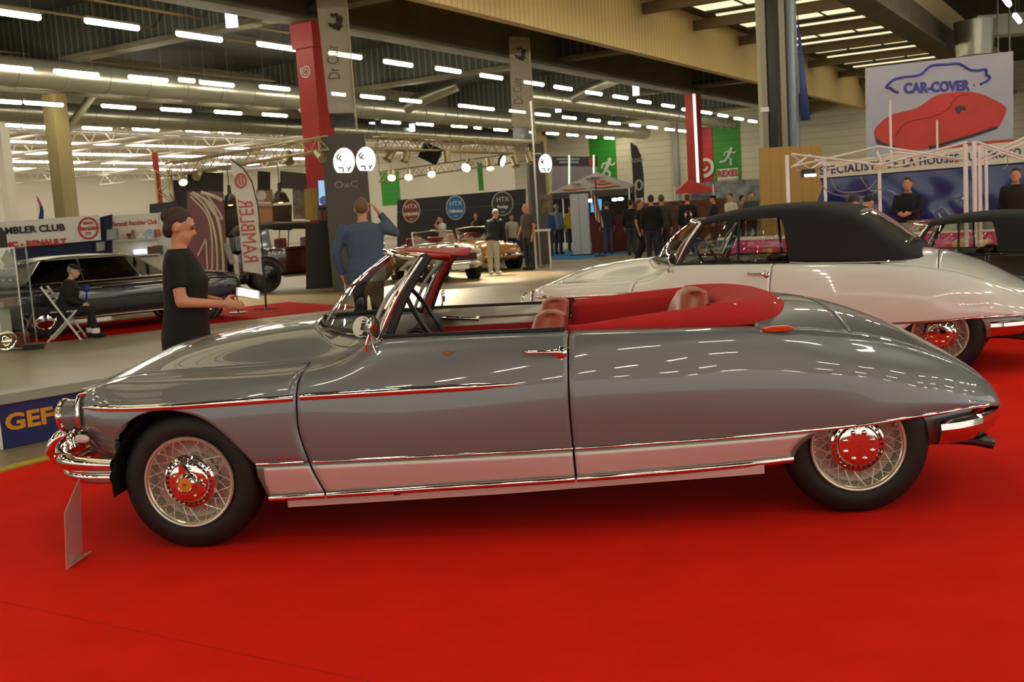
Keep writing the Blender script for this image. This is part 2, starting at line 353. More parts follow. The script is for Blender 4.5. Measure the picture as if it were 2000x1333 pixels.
# steel column with the downpipe, in front right
pc = onN(1512, 300, -3.4)
nn, ss = pc.dot(HN), pc.dot(HU)
def at_col(dx, dy):  # image-side offset, depth offset
    return Vector((pc.x+dx*_cy, pc.y-dx*_sy+dy, 0))
sc = MB(); a = at_col(-.27, 0)
sc.box(at_col(-.23, 0)+Vector((0, 0, 4)), (.13, .5, 8)); sc.box(at_col(.23, 0)+Vector((0, 0, 4)), (.13, .5, 8)); sc.box(at_col(0, .1)+Vector((0, 0, 4)), (.4, .1, 8))
struct(sc.build('column', mat('steel_column', '#9b9580', .6), smooth=False))
for z in (2.2, 4.7, 6.2): pass
dp = MB().cyl(at_col(.46, -.1), at_col(.46, -.1)+Vector((0, 0, 8)), .15, seg=20)
for z in (3.0, 4.9, 6.4): dp.cyl(at_col(.46, -.1)+Vector((0, 0, z)), at_col(.46, -.1)+Vector((0, 0, z+.05)), .165, seg=20)
tag(dp.build('downpipe', mat('pipe_blue_grey', '#7e8a90', .35, .3)), 'fat grey downpipe beside the steel column above the wooden box', 'pipe', kind='structure')
dc = MB().box(at_col(0, .0)+Vector((0, 0, 4)), (.17, .12, 8)); tag(dc.build('web_strip', DARK, smooth=False), 'dark strip along the web of the steel column', 'duct', kind='structure')  # dark strip laid over the web between the flanges
pq = onN(1498, 221, -3.6); 
tg = MB().box(at_col(-.24, -.27)+Vector((0, 0, 3.62)), (.2, .02, .11)).build('number_plate', WHITE, smooth=False); tag(tg, 'small white plate fixed on the steel column', 'sign')

# ducts along the roof
DUCT = mat('duct_steel', '#a8a594', .32, .75)
def duct(n, s0, s1, z, r, label, bend=False):
    mb = MB(); mb.cyl(H(n, s0, z), H(n, s1, z), r, seg=28)
    k = s0
    while k < s1: mb.cyl(H(n, k, z), H(n, k+.06, z), r+.02, seg=28); k += 1.5
    if bend: mb.tube(bez([H(n, s0+bend, z), H(n+1.2, s0+bend+.4, z+.5), H(n+2.6, s0+bend+.8, z+.9)], 6), r*.7, 20)
    return tag(mb.build('air_duct', DUCT, angle=30), label, 'air duct')
duct(-22.5, 4, 26, 6.3, .42, 'long round steel duct high at the left behind the grey column')
duct(-23.4, 27.5, 60, 6.3, .42, 'long round steel duct running behind the red column', bend=6)
duct(-30.2, 5, 60, 6.3, .4, 'round steel duct above the rearmost lamp rows', bend=30)
duct(-17.6, 34, 60, 6.35, .36, 'round steel duct between the two front lamp rows', bend=4)
mb = MB(); o5 = onZ(1905, 60, 7.0); mb.box(o5+Vector((1.3, 0, .1)), (2.8, .9, .7)); mb.cyl(o5+Vector((-.1, -.2, -.9)), o5+Vector((-.1, -.2, .3)), .62, .7, seg=28)
for k in (0, 1): mb.cyl(o5+Vector((.6+.4*k, -.46, -1.2)), o5+Vector((.6+.4*k, -.46, 1.4)), .03, seg=8)
tag(mb.build('air_duct', DUCT), 'wide steel ventilation duct high above the pale car banner', 'air duct')
# thin pipes under the deck
for k, (n, s0, s1, z) in enumerate(((-17.2, 8, 21, 7.2), (-19.0, 10, 24, 7.2), (-24.4, 12, 27, 7.2), (-12.2, 17, 60, 7.6))):
    tag(MB().cyl(H(n, s0, z), H(n, s1, z), .035, seg=8).build('sprinkler_pipe', mat('pipe_rust', '#8d7a58', .6)), 'thin sprinkler pipe under the dark roof deck', 'pipe', 'sprinkler pipes under the deck')

# lamps
TUBE = lightmat('lit_tube', '#fff6da', LAMP_E)
proto = MB().tube([(-.70, 0, 0), (-.66, 0, 0), (.66, 0, 0), (.70, 0, 0)], [.035, .06, .06, .035], 10).build('tube_lamp', TUBE)
hsg = MB().box((0, 0, .075), (1.42, .10, .05)).cyl((-.5, 0, .08), (-.5, 0, 2.1), .006, seg=5).cyl((.5, 0, .08), (.5, 0, 2.1), .006, seg=5).build('lamp_housing', mat('lamp_grey', '#8b8878', .5), proto)
rowsA = [(17, 26), (220, 48), (390, 72), (541, 91), (675, 108), (778, 124), (876, 137), (960, 150), (1043, 163), (1100, 172), (1160, 182), (1212, 190), (1258, 199), (1305, 207), (1338, 214), (1380, 220), (1412, 226), (1443, 232), (1470, 237)]
rowsB = [(15, 132), (150, 143), (290, 154), (365, 157), (424, 164), (537, 172), (650, 183), (728, 190), (802, 197), (914, 208), (948, 212), (1011, 218), (1060, 224), (1112, 230), (1160, 235), (1200, 241), (1240, 245), (1274, 249), (1308, 253), (1334, 256), (1370, 261)]
rowsC = [(2, 198), (86, 203), (232, 209), (344, 215), (446, 220), (537, 225), (764, 239), (830, 243), (897, 247), (933, 250), (978, 254), (1046, 259), (1079, 261), (1118, 264), (1155, 268), (1190, 270), (1222, 273)]
rowsD = [(26, 245), (76, 248), (190, 251), (285, 253), (387, 256), (448, 258), (537, 261), (573, 262), (595, 263)]
first = [True]
def lamp(p, label, group):
    if first[0]: o = proto; first[0] = False
    else: o = dup(proto)
    o.location = p; o.rotation_euler = (0, 0, A63); tag(o, label, 'lamp', group); return o
for rows, nm in ((rowsA, 'frontmost'), (rowsB, 'second'), (rowsC, 'third'), (rowsD, 'rearmost')):
    nav = sum(onZ(x, y, 6.2).dot(HN) for x, y in rows)/len(rows)
    for x, y in rows:
        short = (x, y) in ((365, 157), (26, 245), (573, 262), (595, 263), (933, 250), (1338, 214), (1219, 242))
        p = onN(x, y, nav); p.z = min(max(p.z, 6.0), 6.45)
        o = lamp(p, 'lit tube lamp in the %s of the four long ceiling rows' % nm, nm+' row of ceiling tubes')
        if short: o.scale = (.42, 1, 1)
for x, y in ((1966, 2), (1987, 36)): lamp(onZ(x, y, 6.2), 'lit tube lamp at the top right corner beside the steel duct', 'top right tube lamps')
for n, ss_, g in ((-14.8, range(-24, 9, 4), 'a'), (-20.5, range(-22, 12, 4), 'b'), (1.2, range(-24, 24, 3), 'c'), (7.0, range(-24, 30, 3), 'd'), (12.8, range(-24, 24, 3), 'e'), (18.6, range(-24, 20, 4), 'f'), (24.4, range(-24, 16, 4), 'g')):
    for s in ss_: lamp(H(n, s, 6.2), 'lit tube lamp in the rows above and behind the visitor aisle', 'tube lamps over the near part of the hall')
# small cold exit lights
for x, y in ((452, 36), (727, 247), (805, 249), (1242, 177), (1090, 211)):
    p = onZ(x, y, 6.6); L = (p-Vector(CAMP)).length
    o = MB().box((0, 0, 0), (.28, .05, .42)).build('exit_light', lightmat('cold_light', '#cfe6ff', 4.0), smooth=False); o.location = p; tag(o, 'small cold white light panel hanging under the roof', 'lamp', 'cold light panels'); MB().cyl((0, 0, .2), (0, 0, 1.7), .01, seg=5).build('hanger', DARK, o)

# the bright neighbouring hall: white lattice girders and light strips under its roof
WT = mat('white_steel', '#d9d5c8', .5)
for i, s in enumerate((8, 16, 24, 32, 40, 50, 60, 72)):
    mb = MB(); n0, n1 = -92, -36
    for z in (8.6, 7.6): mb.cyl(H(n0, s, z), H(n1, s, z), .09, seg=6)
    k = n0
    while k < n1-1.5: mb.cyl(H(k, s, 7.6), H(k+1, s, 8.6), .04, seg=5); mb.cyl(H(k+1, s, 8.6), H(k+2, s, 7.6), .04, seg=5); k += 2
    o = struct(mb.build('trim_5', WT))
for i, n in enumerate((-40, -48, -56, -64, -72, -80, -88)):
    mb = MB()
    for z in (7.9,): mb.cyl(H(n, -10, z), H(n, 86, z), .07, seg=6)
    mb.cyl(H(n+1.5, -10, 8.5), H(n+1.5, 86, 8.5), .12, seg=8); struct(mb.build('trim_6', WT))
    o = hb('window_%d' % (20+i), n-3.4, n-2.0, -8, 86, 9.12, 9.18, lightmat('white_daylight', '#fff6e6', 5.0)); struct(o)

# ================================================================== the low streamlined convertibles
def _crv(*pts): return pchip([p[0] for p in pts], [p[1] for p in pts])
XT = 3.93
FY = [lambda x: 0.0,
      _crv((-.8, .26), (-.6, .31), (-.3, .34), (.5, .38), (1, .42), (2.6, .40), (3.4, .34), (3.75, .28), (3.88, .21), (XT, .13)),
      _crv((-.8, .50), (-.5, .60), (-.3, .63), (.3, .625), (.57, .65), (.785, .70), (.93, .735), (1.8, .74), (2.3, .72), (2.75, .68), (3.1, .63), (3.4, .56), (3.6, .49), (3.78, .40), (3.88, .30), (XT, .19)),
      _crv((-.8, .52), (-.55, .64), (-.4, .705), (-.2, .755), (0, .785), (.5, .80), (.95, .80), (1.8, .805), (2.3, .79), (2.75, .75), (3.1, .70), (3.4, .62), (3.6, .55), (3.78, .455), (3.88, .345), (XT, .22)),
      _crv((-.8, .52), (-.55, .67), (-.4, .755), (-.2, .825), (0, .855), (.5, .87), (.95, .86), (1.8, .85), (2.3, .83), (2.75, .79), (3.1, .76), (3.4, .70), (3.6, .615), (3.78, .50), (3.88, .38), (XT, .24)),
      _crv((-.8, .52), (-.55, .67), (-.4, .77), (-.2, .845), (0, .878), (.5, .89), (.95, .888), (1.8, .872), (2.3, .85), (2.75, .81), (3.1, .785), (3.4, .735), (3.6, .65), (3.78, .525), (3.88, .40), (XT, .26)),
      _crv((-.8, .45), (-.55, .60), (-.36, .73), (-.2, .83), (0, .865), (.5, .882), (.95, .882), (1.8, .862), (2.35, .835), (2.9, .795), (3.17, .778), (3.4, .735), (3.6, .65), (3.78, .53), (3.88, .41), (XT, .27)),
      _crv((-.8, .42), (-.36, .66), (.3, .84), (.95, .845), (1.8, .835), (2.4, .80), (2.9, .76), (3.4, .67), (3.78, .4), (XT, .1))]
FZ = [_crv((-.80, .715), (-.72, .745), (-.59, .785), (-.45, .845), (-.3, .908), (-.155, .944), (0, .965), (.13, .981), (.3, .998), (.53, 1.010), (1, 1.02), (2.6, 1.02), (2.8, 1.01), (2.966, .99), (3.122, .955), (3.38, .862), (3.587, .75), (3.767, .635), (3.87, .548), (XT, .478)),
      _crv((-.80, .713), (-.72, .738), (-.59, .775), (-.45, .828), (-.3, .883), (-.155, .917), (0, .938), (.3, .972), (.53, .992), (1, 1.01), (2.6, 1.0), (2.8, .98), (2.966, .958), (3.122, .925), (3.38, .832), (3.587, .722), (3.767, .618), (3.87, .535), (XT, .472)),
      _crv((-.8, .70), (-.5, .77), (-.46, .795), (-.36, .822), (-.3, .832), (.06, .842), (.31, .843), (.57, .854), (.785, .897), (.88, .940), (1.0, .962), (1.33, .958), (1.82, .947), (2.27, .932), (2.6, .918), (2.75, .905), (2.9, .888), (3.1, .855), (3.25, .82), (3.43, .758), (3.61, .675), (3.75, .595), (3.88, .505), (XT, .462)),
      _crv((-.8, .70), (-.55, .742), (-.45, .787), (-.3, .803), (0, .815), (.5, .82), (.7, .84), (.95, .905), (1.33, .91), (1.82, .905), (2.4, .885), (2.75, .86), (3.1, .805), (3.25, .775), (3.43, .72), (3.61, .642), (3.75, .562), (3.88, .485), (XT, .450)),
      _crv((-.8, .66), (-.55, .69), (-.3, .725), (0, .738), (.5, .742), (.95, .785), (1.8, .785), (2.4, .77), (2.9, .745), (3.2, .705), (3.43, .65), (3.61, .588), (3.75, .525), (3.88, .463), (XT, .437)),
      _crv((-.8, .60), (-.55, .60), (0, .60), (1.8, .62), (2.9, .60), (3.2, .585), (3.43, .555), (3.61, .523), (3.75, .485), (3.88, .44), (XT, .422)),
      _crv((-.8, .50), (-.55, .475), (-.36, .455), (-.2, .43), (.3, .415), (1.8, .415), (2.35, .42), (2.9, .432), (3.17, .446), (3.4, .462), (3.67, .465), (3.80, .45), (3.88, .428), (XT, .41)),
      _crv((-.8, .45), (.3, .25), (.65, .255), (1.17, .265), (1.81, .275), (2.46, .29), (2.9, .31), (XT, .4))]
def ds_pt(x, t):
    """half section of the body: t 0 centre line .. 2 seam .. 5 widest .. 6 chrome line .. 7 sill; returns y, z"""
    i = int(min(max(math.floor(t), 0), 6)); f = t-i
    def g(F, k, odd):
        if k < 0: return -F[1](x) if odd else F[1](x)
        if k > 7: return 2*F[7](x)-F[6](x)
        return F[k](x)
    out = []
    for F, odd in ((FY, 1), (FZ, 0)):
        a, b, c, d = g(F, i-1, odd), g(F, i, odd), g(F, i+1, odd), g(F, i+2, odd)
        out.append(.5*(2*b+(c-a)*f+(2*a-5*b+4*c-d)*f*f+(3*b-a-3*c+d)*f**3))
    return out
def ds_t(x, z, lo=2.0, hi=7.0):
    """section parameter at height z"""
    for _ in range(30):
        m = (lo+hi)/2
        if ds_pt(x, m)[1] > z: lo = m
        else: hi = m
    return (lo+hi)/2
def ds_at(x, z, side, off=0.0):
    t = ds_t(x, z); y, zz = ds_pt(x, t); return Vector((x, side*(y+off), zz))
ARCH = _crv((-.345, .40), (-.325, .47), (-.30, .515), (-.23, .597), (-.136, .665), (-.011, .695), (.132, .668), (.246, .598), (.31, .51), (.34, .445), (.352, .40))
SEAM_A = _crv((2, .585), (2.6, .590), (3, .584), (4, .570), (5, .567), (6, .605), (7, .660))
SEAM_B = _crv((2, 1.829), (3, 1.822), (4, 1.816), (5, 1.812), (6, 1.818), (7, 1.823))
NOSE = _crv((0, -.80), (1, -.74), (2, -.52), (2.6, -.545), (3, -.565), (4, -.565), (5, -.565), (5.6, -.53), (6, -.47))
COWL = _crv((0, .512), (1, .575), (1.6, .70), (2, .905))
def ds_patch(parent, name, m, side, xa, xb, ta, tb, nu, nv, solid=.014, off=0.0, xs=None, angle=50):
    """body panel between seams xa(t), xb(t) and section params ta, tb(x)"""
    us = [i/(nu-1) for i in range(nu)] if xs is None else [(x-xs[0])/(xs[-1]-xs[0]) for x in xs]
    rows = []
    for j in range(nv):
        row = []
        for u in us:
            t0 = ta if not callable(ta) else None
            t = (ta+(6-ta)*j/(nv-1)) if callable(tb) else ta+(tb-ta)*j/(nv-1)
            x = xa(t)+(xb(t)-xa(t))*u
            if callable(tb):
                te = tb(x); t = ta+(te-ta)*j/(nv-1); x = xa(t)+(xb(t)-xa(t))*u
            y, z = ds_pt(x, t)
            if side == 0: row.append((x, y, z))
            else: row.append((x, side*(y+off), z))
        rows.append(row)
    mb = MB(); mb.loft(rows, caps=False, closed=False)
    o = mb.build(name, m, parent, angle=angle)
    if solid: flip_out(o, side); d = o.modifiers.new('thickness', 'SOLIDIFY'); d.thickness = solid; d.offset = -1
    return o
def flip_out(o, side=0):
    """make an open panel's normals point away from the car"""
    me = o.data; s = 0.0
    for p in me.polygons:
        s += (p.normal.y*(1 if p.center.y > 0 else -1)*(1 if side else 0)+p.normal.z*(.4 if side else 1))*p.area
    if s < 0: me.flip_normals()
def ds_strip(parent, name, m, side, pts, r, flat, seg=10, off=0.0):
    """bright moulding laid on the body along (x, z, scale) points"""
    P = [ds_at(x, z, side, off) for x, z, k in pts]
    return MB().tube(P, [r*k for x, z, k in pts], seg, flat=flat, up=(0, 0, 1)).build(name, m, parent, angle=60)

def make_wheel(parent, c, side, style, steer=0.0):
    """wire wheel; c = centre of the outer face"""
    c = Vector(c); d = Vector((-math.sin(steer), side*math.cos(steer), 0)); up = Vector((0, 0, 1)); e = d.cross(up)
    R = .335
    tyre = MB().lathe([(.205, -.16), (.25, -.172), (.295, -.165), (.322, -.145), (R, -.125), (R, -.11), (R-.005, -.105), (R, -.10), (R, -.078), (R-.005, -.073), (R, -.068), (R, -.045), (.322, -.022), (.305, -.008), (.285, .0), (.262, .004), (.24, .002), (.222, -.004), (.205, -.012)], c, d, 72).build('wheel', BLACK, parent, angle=35)
    # flatten where it stands
    for v in tyre.data.vertices:
        if v.co.z < .006: v.co.z = .006
    rim = MB().lathe([(.216, -.012), (.219, .006), (.213, .014), (.206, .012), (.204, .0), (.198, -.006), (.196, -.03), (.19, -.06), (.186, -.07)], c, d, 72)
    rim.build('rim', mat('rim_chrome', '#d8cfb8', .25, .6), tyre, angle=30)
    MB().lathe([(.19, -.066), (.15, -.074), (.10, -.060), (.05, -.05), (.002, -.05)], c, d, 48).build('wheel_disc', mat('disc_paint', '#a39c8c', .35, .6), tyre)
    sp = MB()
    for k in range(40):
        a0 = 2*PI*k/40; a1 = a0+(.42 if k % 2 else -.42); h0 = -.004 if k % 4 < 2 else -.02; h1 = -.012 if k % 4 < 2 else -.035
        p0 = c+d*h0+(e*math.cos(a0)+up*math.sin(a0))*.2; p1 = c+d*h1+(e*math.cos(a1)+up*math.sin(a1))*.115
        sp.cyl(p0, p1, .0022, seg=5)
        sp.ell(p0-(p0-c).normalized()*.006, (.004,)*3, nu=6, nv=4)
    sp.build('spokes', mat('spoke_steel', '#dcdad2', .25, .6), tyre)
    cap = MB().lathe([(.128, -.05), (.130, -.012), (.124, -.002), (.114, .004), (.112, .0), (.100, .003), (.098, .008), (.092, .014), (.086, .016), (.05, .02), (.002, .022)], c, d, 64).build('hub_cap', CHROME, tyre, angle=25)
    n = MB()
    for k in range(28):
        a = 2*PI*k/28; q = c+d*.0035+(e*math.cos(a)+up*math.sin(a))*.1065
        n.box(q, (.011, .007, .003), Matrix((e*-math.sin(a)+up*math.cos(a), e*math.cos(a)+up*math.sin(a), d)).transposed())
    n.build('hub_slots', DARK, tyre)
    s = MB()
    if style == 'spinner':
        s.lathe([(.05, .012), (.05, .04), (.044, .052), (.036, .056), (.03, .054)], c, d, 40)
        for k in range(3):
            a = math.radians((200, 78, -48)[k]); q = e*math.cos(a)+up*math.sin(a); qq = e*-math.sin(a)+up*math.cos(a)
            s.prism([(.035, -.026), (.088, -.012), (.094, .0), (.088, .008), (.035, .026)], c+d*.022, q, qq, d*.014)
        for k in range(5):
            a = 2*PI*k/5+.5; s.ell(c+d*.018+(e*math.cos(a)+up*math.sin(a))*.07, (.009,)*3, nu=10, nv=6)
        s.build('spinner', CHROME, tyre)
        MB().lathe([(.032, .05), (.032, .0565), (.002, .058)], c, d, 32).build('centre_badge', mat('badge_amber', '#d8862c', .3), tyre)
        b = MB()
        for q in (-.004, .004): b.box(c+d*.0585+up*q, (.022, .0025, .001), Matrix((e, up, d)).transposed())
        for q in (-.005, .005): b.box(c+d*.0585+e*q, (.002, .016, .001), Matrix((e, up, d)).transposed())
        b.build('badge_lines', mat('badge_red', '#7a2a18', .4), tyre)
    else:
        for k in range(8):
            a = 2*PI*(k+.5)/8; q = c+d*.019+(e*math.cos(a)+up*math.sin(a))*.066
            s.lathe([(.012, -.004), (.012, .003), (.008, .006), (.002, .007)], q, d, 12)
        s.build('wheel_studs', CHROME, tyre)
    return tyre

def ws_base(y): a = abs(y)/.68; return Vector((.535+.40*a**2.3, y, 1.008-.043*a**1.5))
def ws_top(y): a = abs(y)/.61; return Vector((.905+.25*a**2.2, y, 1.338-.022*a**2))
def make_convertible(root, pre, paint, plate, leather, cloth, top='open', detail=True):
    far = 1; near = -1; sd = (near, far)
    # ---------------- body panels
    xs = [-.56, -.52, -.48, -.43, -.39, -.365, -.35, -.345, -.34, -.335, -.33, -.325, -.32, -.31, -.30, -.28, -.255, -.23, -.2, -.17, -.136, -.1, -.06, -.01, .03, .07, .1, .132, .16, .19, .22, .246, .27, .285, .30, .31, .32, .328, .335, .34, .345, .35, .353, .36, .38, .41, .45, .49, .53, .57]
    def fender_bottom(x):
        if x <= -.345 or x >= .352: return 6.0
        return min(6.0, ds_t(x, ARCH(x)))
    for s in sd:
        ds_patch(root, 'front_fender', paint, s, NOSE, lambda t: SEAM_A(t)-.004, 2.012, fender_bottom, 0, 44, xs=xs)
        ds_patch(root, 'door', paint, s, lambda t: SEAM_A(t)+.004, lambda t: SEAM_B(t)-.004, 2.012, 6.0, 56, 40)
        ds_patch(root, 'rear_quarter', paint, s, lambda t: SEAM_B(t)+.004, lambda t: XT, 2.012, 6.0, 80, 40)
        # painted sill zone and the ribbed bright plates on it
        ds_patch(root, 'lower_fender', paint, s, lambda t: .352+.05*max(t-6.3, 0), lambda t: SEAM_A(t)-.004, 6.0, 7.0, 10, 8)
        ds_patch(root, 'lower_door', paint, s, lambda t: SEAM_A(t)+.004, lambda t: SEAM_B(t)-.004, 6.0, 7.0, 40, 8)
        ds_patch(root, 'lower_quarter', paint, s, lambda t: SEAM_B(t)+.004, lambda t: 2.94-.12*(t-6)-.03*math.sin((t-6)*PI), 6.0, 7.0, 40, 8)
        if s == near or detail:
            ds_patch(root, 'sill_plate', plate, s, lambda t: .385+.0*t+.03*max(t-6.55, 0)+.02*max(6.25-t, 0), lambda t: SEAM_A(t)-.006, 6.08, 6.92, 12, 10, solid=.003, off=.004)
            ds_patch(root, 'sill_plate', plate, s, lambda t: SEAM_A(t)+.006, lambda t: SEAM_B(t)-.006, 6.08, 6.92, 40, 8, solid=.003, off=.004)
            ds_patch(root, 'sill_plate', plate, s, lambda t: SEAM_B(t)+.006, lambda t: 2.90-.10*(t-6)-.03*math.sin((t-6)*PI), 6.08, 6.92, 40, 8, solid=.003, off=.004)
    # bonnet, rear deck, boot lid: across the centre line
    def cross(name, xa, xb, tmax, nu, nv, solid=.012):
        rows = []
        for i in range(nu):
            row = []
            for j in range(nv):
                t = -tmax+2*tmax*j/(nv-1); a = abs(t); x = xa(a)+(xb(a)-xa(a))*i/(nu-1); y, z = ds_pt(x, a)
                row.append((x, math.copysign(y, t), z))
            rows.append(row)
        o = MB().loft(rows, caps=False, closed=False).build(name, paint, root); flip_out(o)
        d = o.modifiers.new('thickness', 'SOLIDIFY'); d.thickness = solid; d.offset = -1
        return o
    cross('bonnet', lambda t: NOSE(t) if t < 2 else NOSE(2), COWL, 1.985, 50, 41)
    cross('rear_deck', lambda t: 2.68, lambda t: 3.055+.03*t, 1.99, 20, 31)
    cross('boot_lid', lambda t: 3.062+.03*t, lambda t: XT, 1.985, 34, 31)
    tl = MB()
    tl.loft([[(XT-.004*k, math.copysign(ds_pt(XT, abs(t))[0], t)*(1-.0*k), ds_pt(XT, abs(t))[1]) for t in [-6+.5*q for q in range(25)]] for k in (0, 1)], caps=True, closed=True)
    tl.build('tail_panel', paint, root)
    # ---------------- dark underside, wheel housings
    ub = MB(); ub.box((1.5, 0, .33), (2.1, 1.5, .14)); ub.box((3.0, 0, .36), (.9, .9, .14)); ub.box((-.15, 0, .42), (.9, 1.0, .3)); ub.box((1.7, 0, .26), (1.9, 1.3, .12)); ub.box((2.75, 0, .58), (.9, 1.0, .24))
    ub.build('underbody', DARK, root)
    for s in sd:
        MB().grid(lambda u, v: (0+.37*math.cos(PI*(u*1.1-.05)), s*(.56+.26*v), .335+.365*math.sin(PI*(u*1.1-.05))), 24, 3).build('wheel_housing', mat('housing_black', '#0d0d0d', .8), root)
        MB().box((3.10, s*.50, .52), (.7, .04, .36)).build('wheel_housing', MATS['housing_black'], root)
    make_wheel(root, (0, -.805, .333), near, 'spinner', math.radians(2)); make_wheel(root, (3.128, -.688, .333), near, 'nuts')
    make_wheel(root, (0, .805, .333), far, 'spinner'); make_wheel(root, (3.128, .688, .333), far, 'nuts')
    # ---------------- bright work
    for s in sd:
        if s == far and not detail: continue
        ds_strip(root, 'belt_moulding', CHROME, s, [(-.545+.02*i, .694+.00045*i, min(1, .35+i*.12)) for i in range(56)], .0165, .55)
        ds_strip(root, 'belt_moulding', CHROME, s, [(.585+.02*i, .722+.0001*i, min(1, .9+i*.1) if i < 40 else max(.05, 1-(i-40)/13)) for i in range(53)], .0175, .55)
        ds_strip(root, 'lower_moulding', CHROME, s, [(.355+.0248*i, FZ[6](.355+.0248*i)+.004, 1) for i in range(10)], .0085, .9)
        ds_strip(root, 'lower_moulding', CHROME, s, [(.62+.0299*i, FZ[6](.62+.0299*i)+.004, 1) for i in range(41)], .0085, .9)
        ds_strip(root, 'lower_moulding', CHROME, s, [(1.826+.0299*i, FZ[6](1.826+.0299*i)+.004, 1) for i in range(66)], .0085, .9)
        for a, b in ((.39, .655), (.665, 1.815), (1.827, 2.815)):
            P = [Vector((a+(b-a)*i/20, s*(FY[7](a+(b-a)*i/20)+.006), FZ[7](a+(b-a)*i/20)-.004)) for i in range(21)]
            MB().tube(P, .0155, 12, flat=.8, up=(0, 0, 1)).build('sill_moulding', CHROME, root)
        MB().loft([[(x, s*.795, zb), (x, s*.80, zt), (x, s*.78, zt), (x, s*.775, zb)] for x, zb, zt in ((.46, .186, .236), (1.5, .205, .26), (2.68, .245, .285))]).build('under_sill_strip', plate, root, smooth=False)
        # headlamp pod, bright nose band, driving lamp
        MB().lathe([(.0, -.14), (.06, -.12), (.074, -.04), (.078, .03), (.078, .07)], (-.60, s*.575, .642), (-1, 0, 0), 32).build('headlamp', paint, root)
        hl = root.children[-1] if False else kids(root)[-1]
        MB().lathe([(.078, .066), (.086, .072), (.086, .086), (.078, .096), (.070, .094)], (-.60, s*.575, .642), (-1, 0, 0), 32).build('headlamp_ring', CHROME, hl)
        MB().lathe([(.072, .088), (.05, .10), (.002, .106)], (-.60, s*.575, .642), (-1, 0, 0), 32).build('headlamp_glass', mat('lamp_glass', '#cfd2cc', .08, .3), hl)
        P = [Vector((NOSE(t)-.006, s*(ds_pt(NOSE(t), t)[0]+.004), ds_pt(NOSE(t), t)[1])) for t in [2.0+.15*i for i in range(21)]]
        MB().tube(P, [.017]*len(P), 10, flat=.75).build('nose_band', CHROME, root)
        MB().tube(bez([(-.60, s*.63, .565), (-.605, s*.655, .53), (-.59, s*.675, .49)], 6), [.035]*4+[.045]*5+[.04]*4, 14).build('driving_lamp', CHROME, root)
        MB().ell((-.55, s*.70, .545), (.055, .02, .022), Matrix.Rotation(s*.5, 3, 'Z')).build('side_lamp', mat('side_lens', '#d8c6c2', .15), root)
    P = bez([(-.36, -.80, .428), (-.52, -.745, .428), (-.68, -.64, .43), (-.79, -.40, .435), (-.83, 0, .44), (-.79, .40, .435), (-.68, .64, .43), (-.52, .745, .428), (-.36, .80, .428)], 10)
    MB().tube(P, [.032+.016*math.sin(PI*i/(len(P)-1)) for i in range(len(P))], 14, up=(0, 0, 1), flat=.8).build('front_bumper', CHROME, root)
    fb = kids(root)[-1]
    P = bez([(-.37, -.79, .368), (-.55, -.72, .362), (-.68, -.60, .36), (-.77, -.38, .36), (-.80, 0, .36), (-.77, .38, .36), (-.68, .60, .36), (-.55, .72, .362), (-.37, .79, .368)], 8)
    MB().tube(P, .031, 12, up=(0, 0, 1), flat=.9).build('bumper_lower_bar', CHROME, fb)
    for s in sd: MB().tube(bez([(-.66, s*.56, .56), (-.73, s*.58, .53), (-.775, s*.57, .46), (-.74, s*.56, .40)], 5), [.02]*3+[.033]*8+[.026]*5, 10).build('bumper_horn', CHROME, fb)
    va = MB().loft([[(-.37, -.71, .49), (-.37, -.70, .40)], [(-.50, -.64, .56), (-.50, -.62, .40)], [(-.62, -.5, .58), (-.61, -.5, .40)], [(-.74, 0, .60), (-.70, 0, .34)], [(-.62, .5, .58), (-.61, .5, .40)], [(-.50, .64, .56), (-.50, .62, .40)], [(-.37, .71, .49), (-.37, .70, .40)]], caps=False, closed=False)
    va.build('front_valance', paint, root, solid=.02)
    MB().loft([[(-.55, -.6, .55), (-.545, -.61, .74)], [(-.69, -.3, .57), (-.68, -.3, .72)], [(-.76, 0, .59), (-.77, 0, .71)], [(-.69, .3, .57), (-.68, .3, .72)], [(-.55, .6, .55), (-.545, .61, .74)]], caps=False, closed=False).build('nose_panel', paint, root, solid=.02)
    # rear bumper and tail pipes
    pth = bez([(3.50, -.68, .375), (3.60, -.665, .38), (3.73, -.58, .384), (3.86, -.38, .386), (3.92, 0, .386), (3.86, .38, .386), (3.73, .58, .384), (3.60, .665, .38), (3.50, .68, .375)], 8)
    rings = []
    for i, p in enumerate(pth):
        a = pth[max(i-1, 0)]; b = pth[min(i+1, len(pth)-1)]; d = (b-a).normalized(); n = Vector((d.y, -d.x, 0))
        rings.append([p+n*o+Vector((0, 0, h)) for o, h in ((-.03, .045), (.0, .05), (.018, .038), (.022, .01), (.0, -.045), (-.02, -.065), (-.035, -.06))])
    MB().loft(rings).build('rear_bumper', CHROME, root, angle=28)
    va = MB().loft([[(3.42, -.67, .45), (3.42, -.63, .28)], [(3.70, -.54, .455), (3.64, -.50, .33)], [(3.86, -.3, .43), (3.78, -.3, .33)], [(3.88, 0, .43), (3.80, 0, .33)], [(3.86, .3, .43), (3.78, .3, .33)], [(3.70, .54, .455), (3.64, .50, .33)], [(3.42, .67, .45), (3.42, .63, .28)]], caps=False, closed=False)
    va.build('rear_valance', paint, root, solid=.015)
    for s, yy in ((near, -.50), (near, -.41)): MB().tube([(3.2, yy, .30), (3.45, yy, .298), (3.60, yy, .30), (3.72, yy, .288), (3.80, yy, .268)], [.024, .024, .026, .028, .03], 10, flat=1.3, up=(0, 0, 1)).build('tail_pipe', mat('pipe_steel', '#4a4844', .35, .9), root)
    # ---------------- windscreen
    fr = MB(); ys = [-.61+1.22*i/30 for i in range(31)]
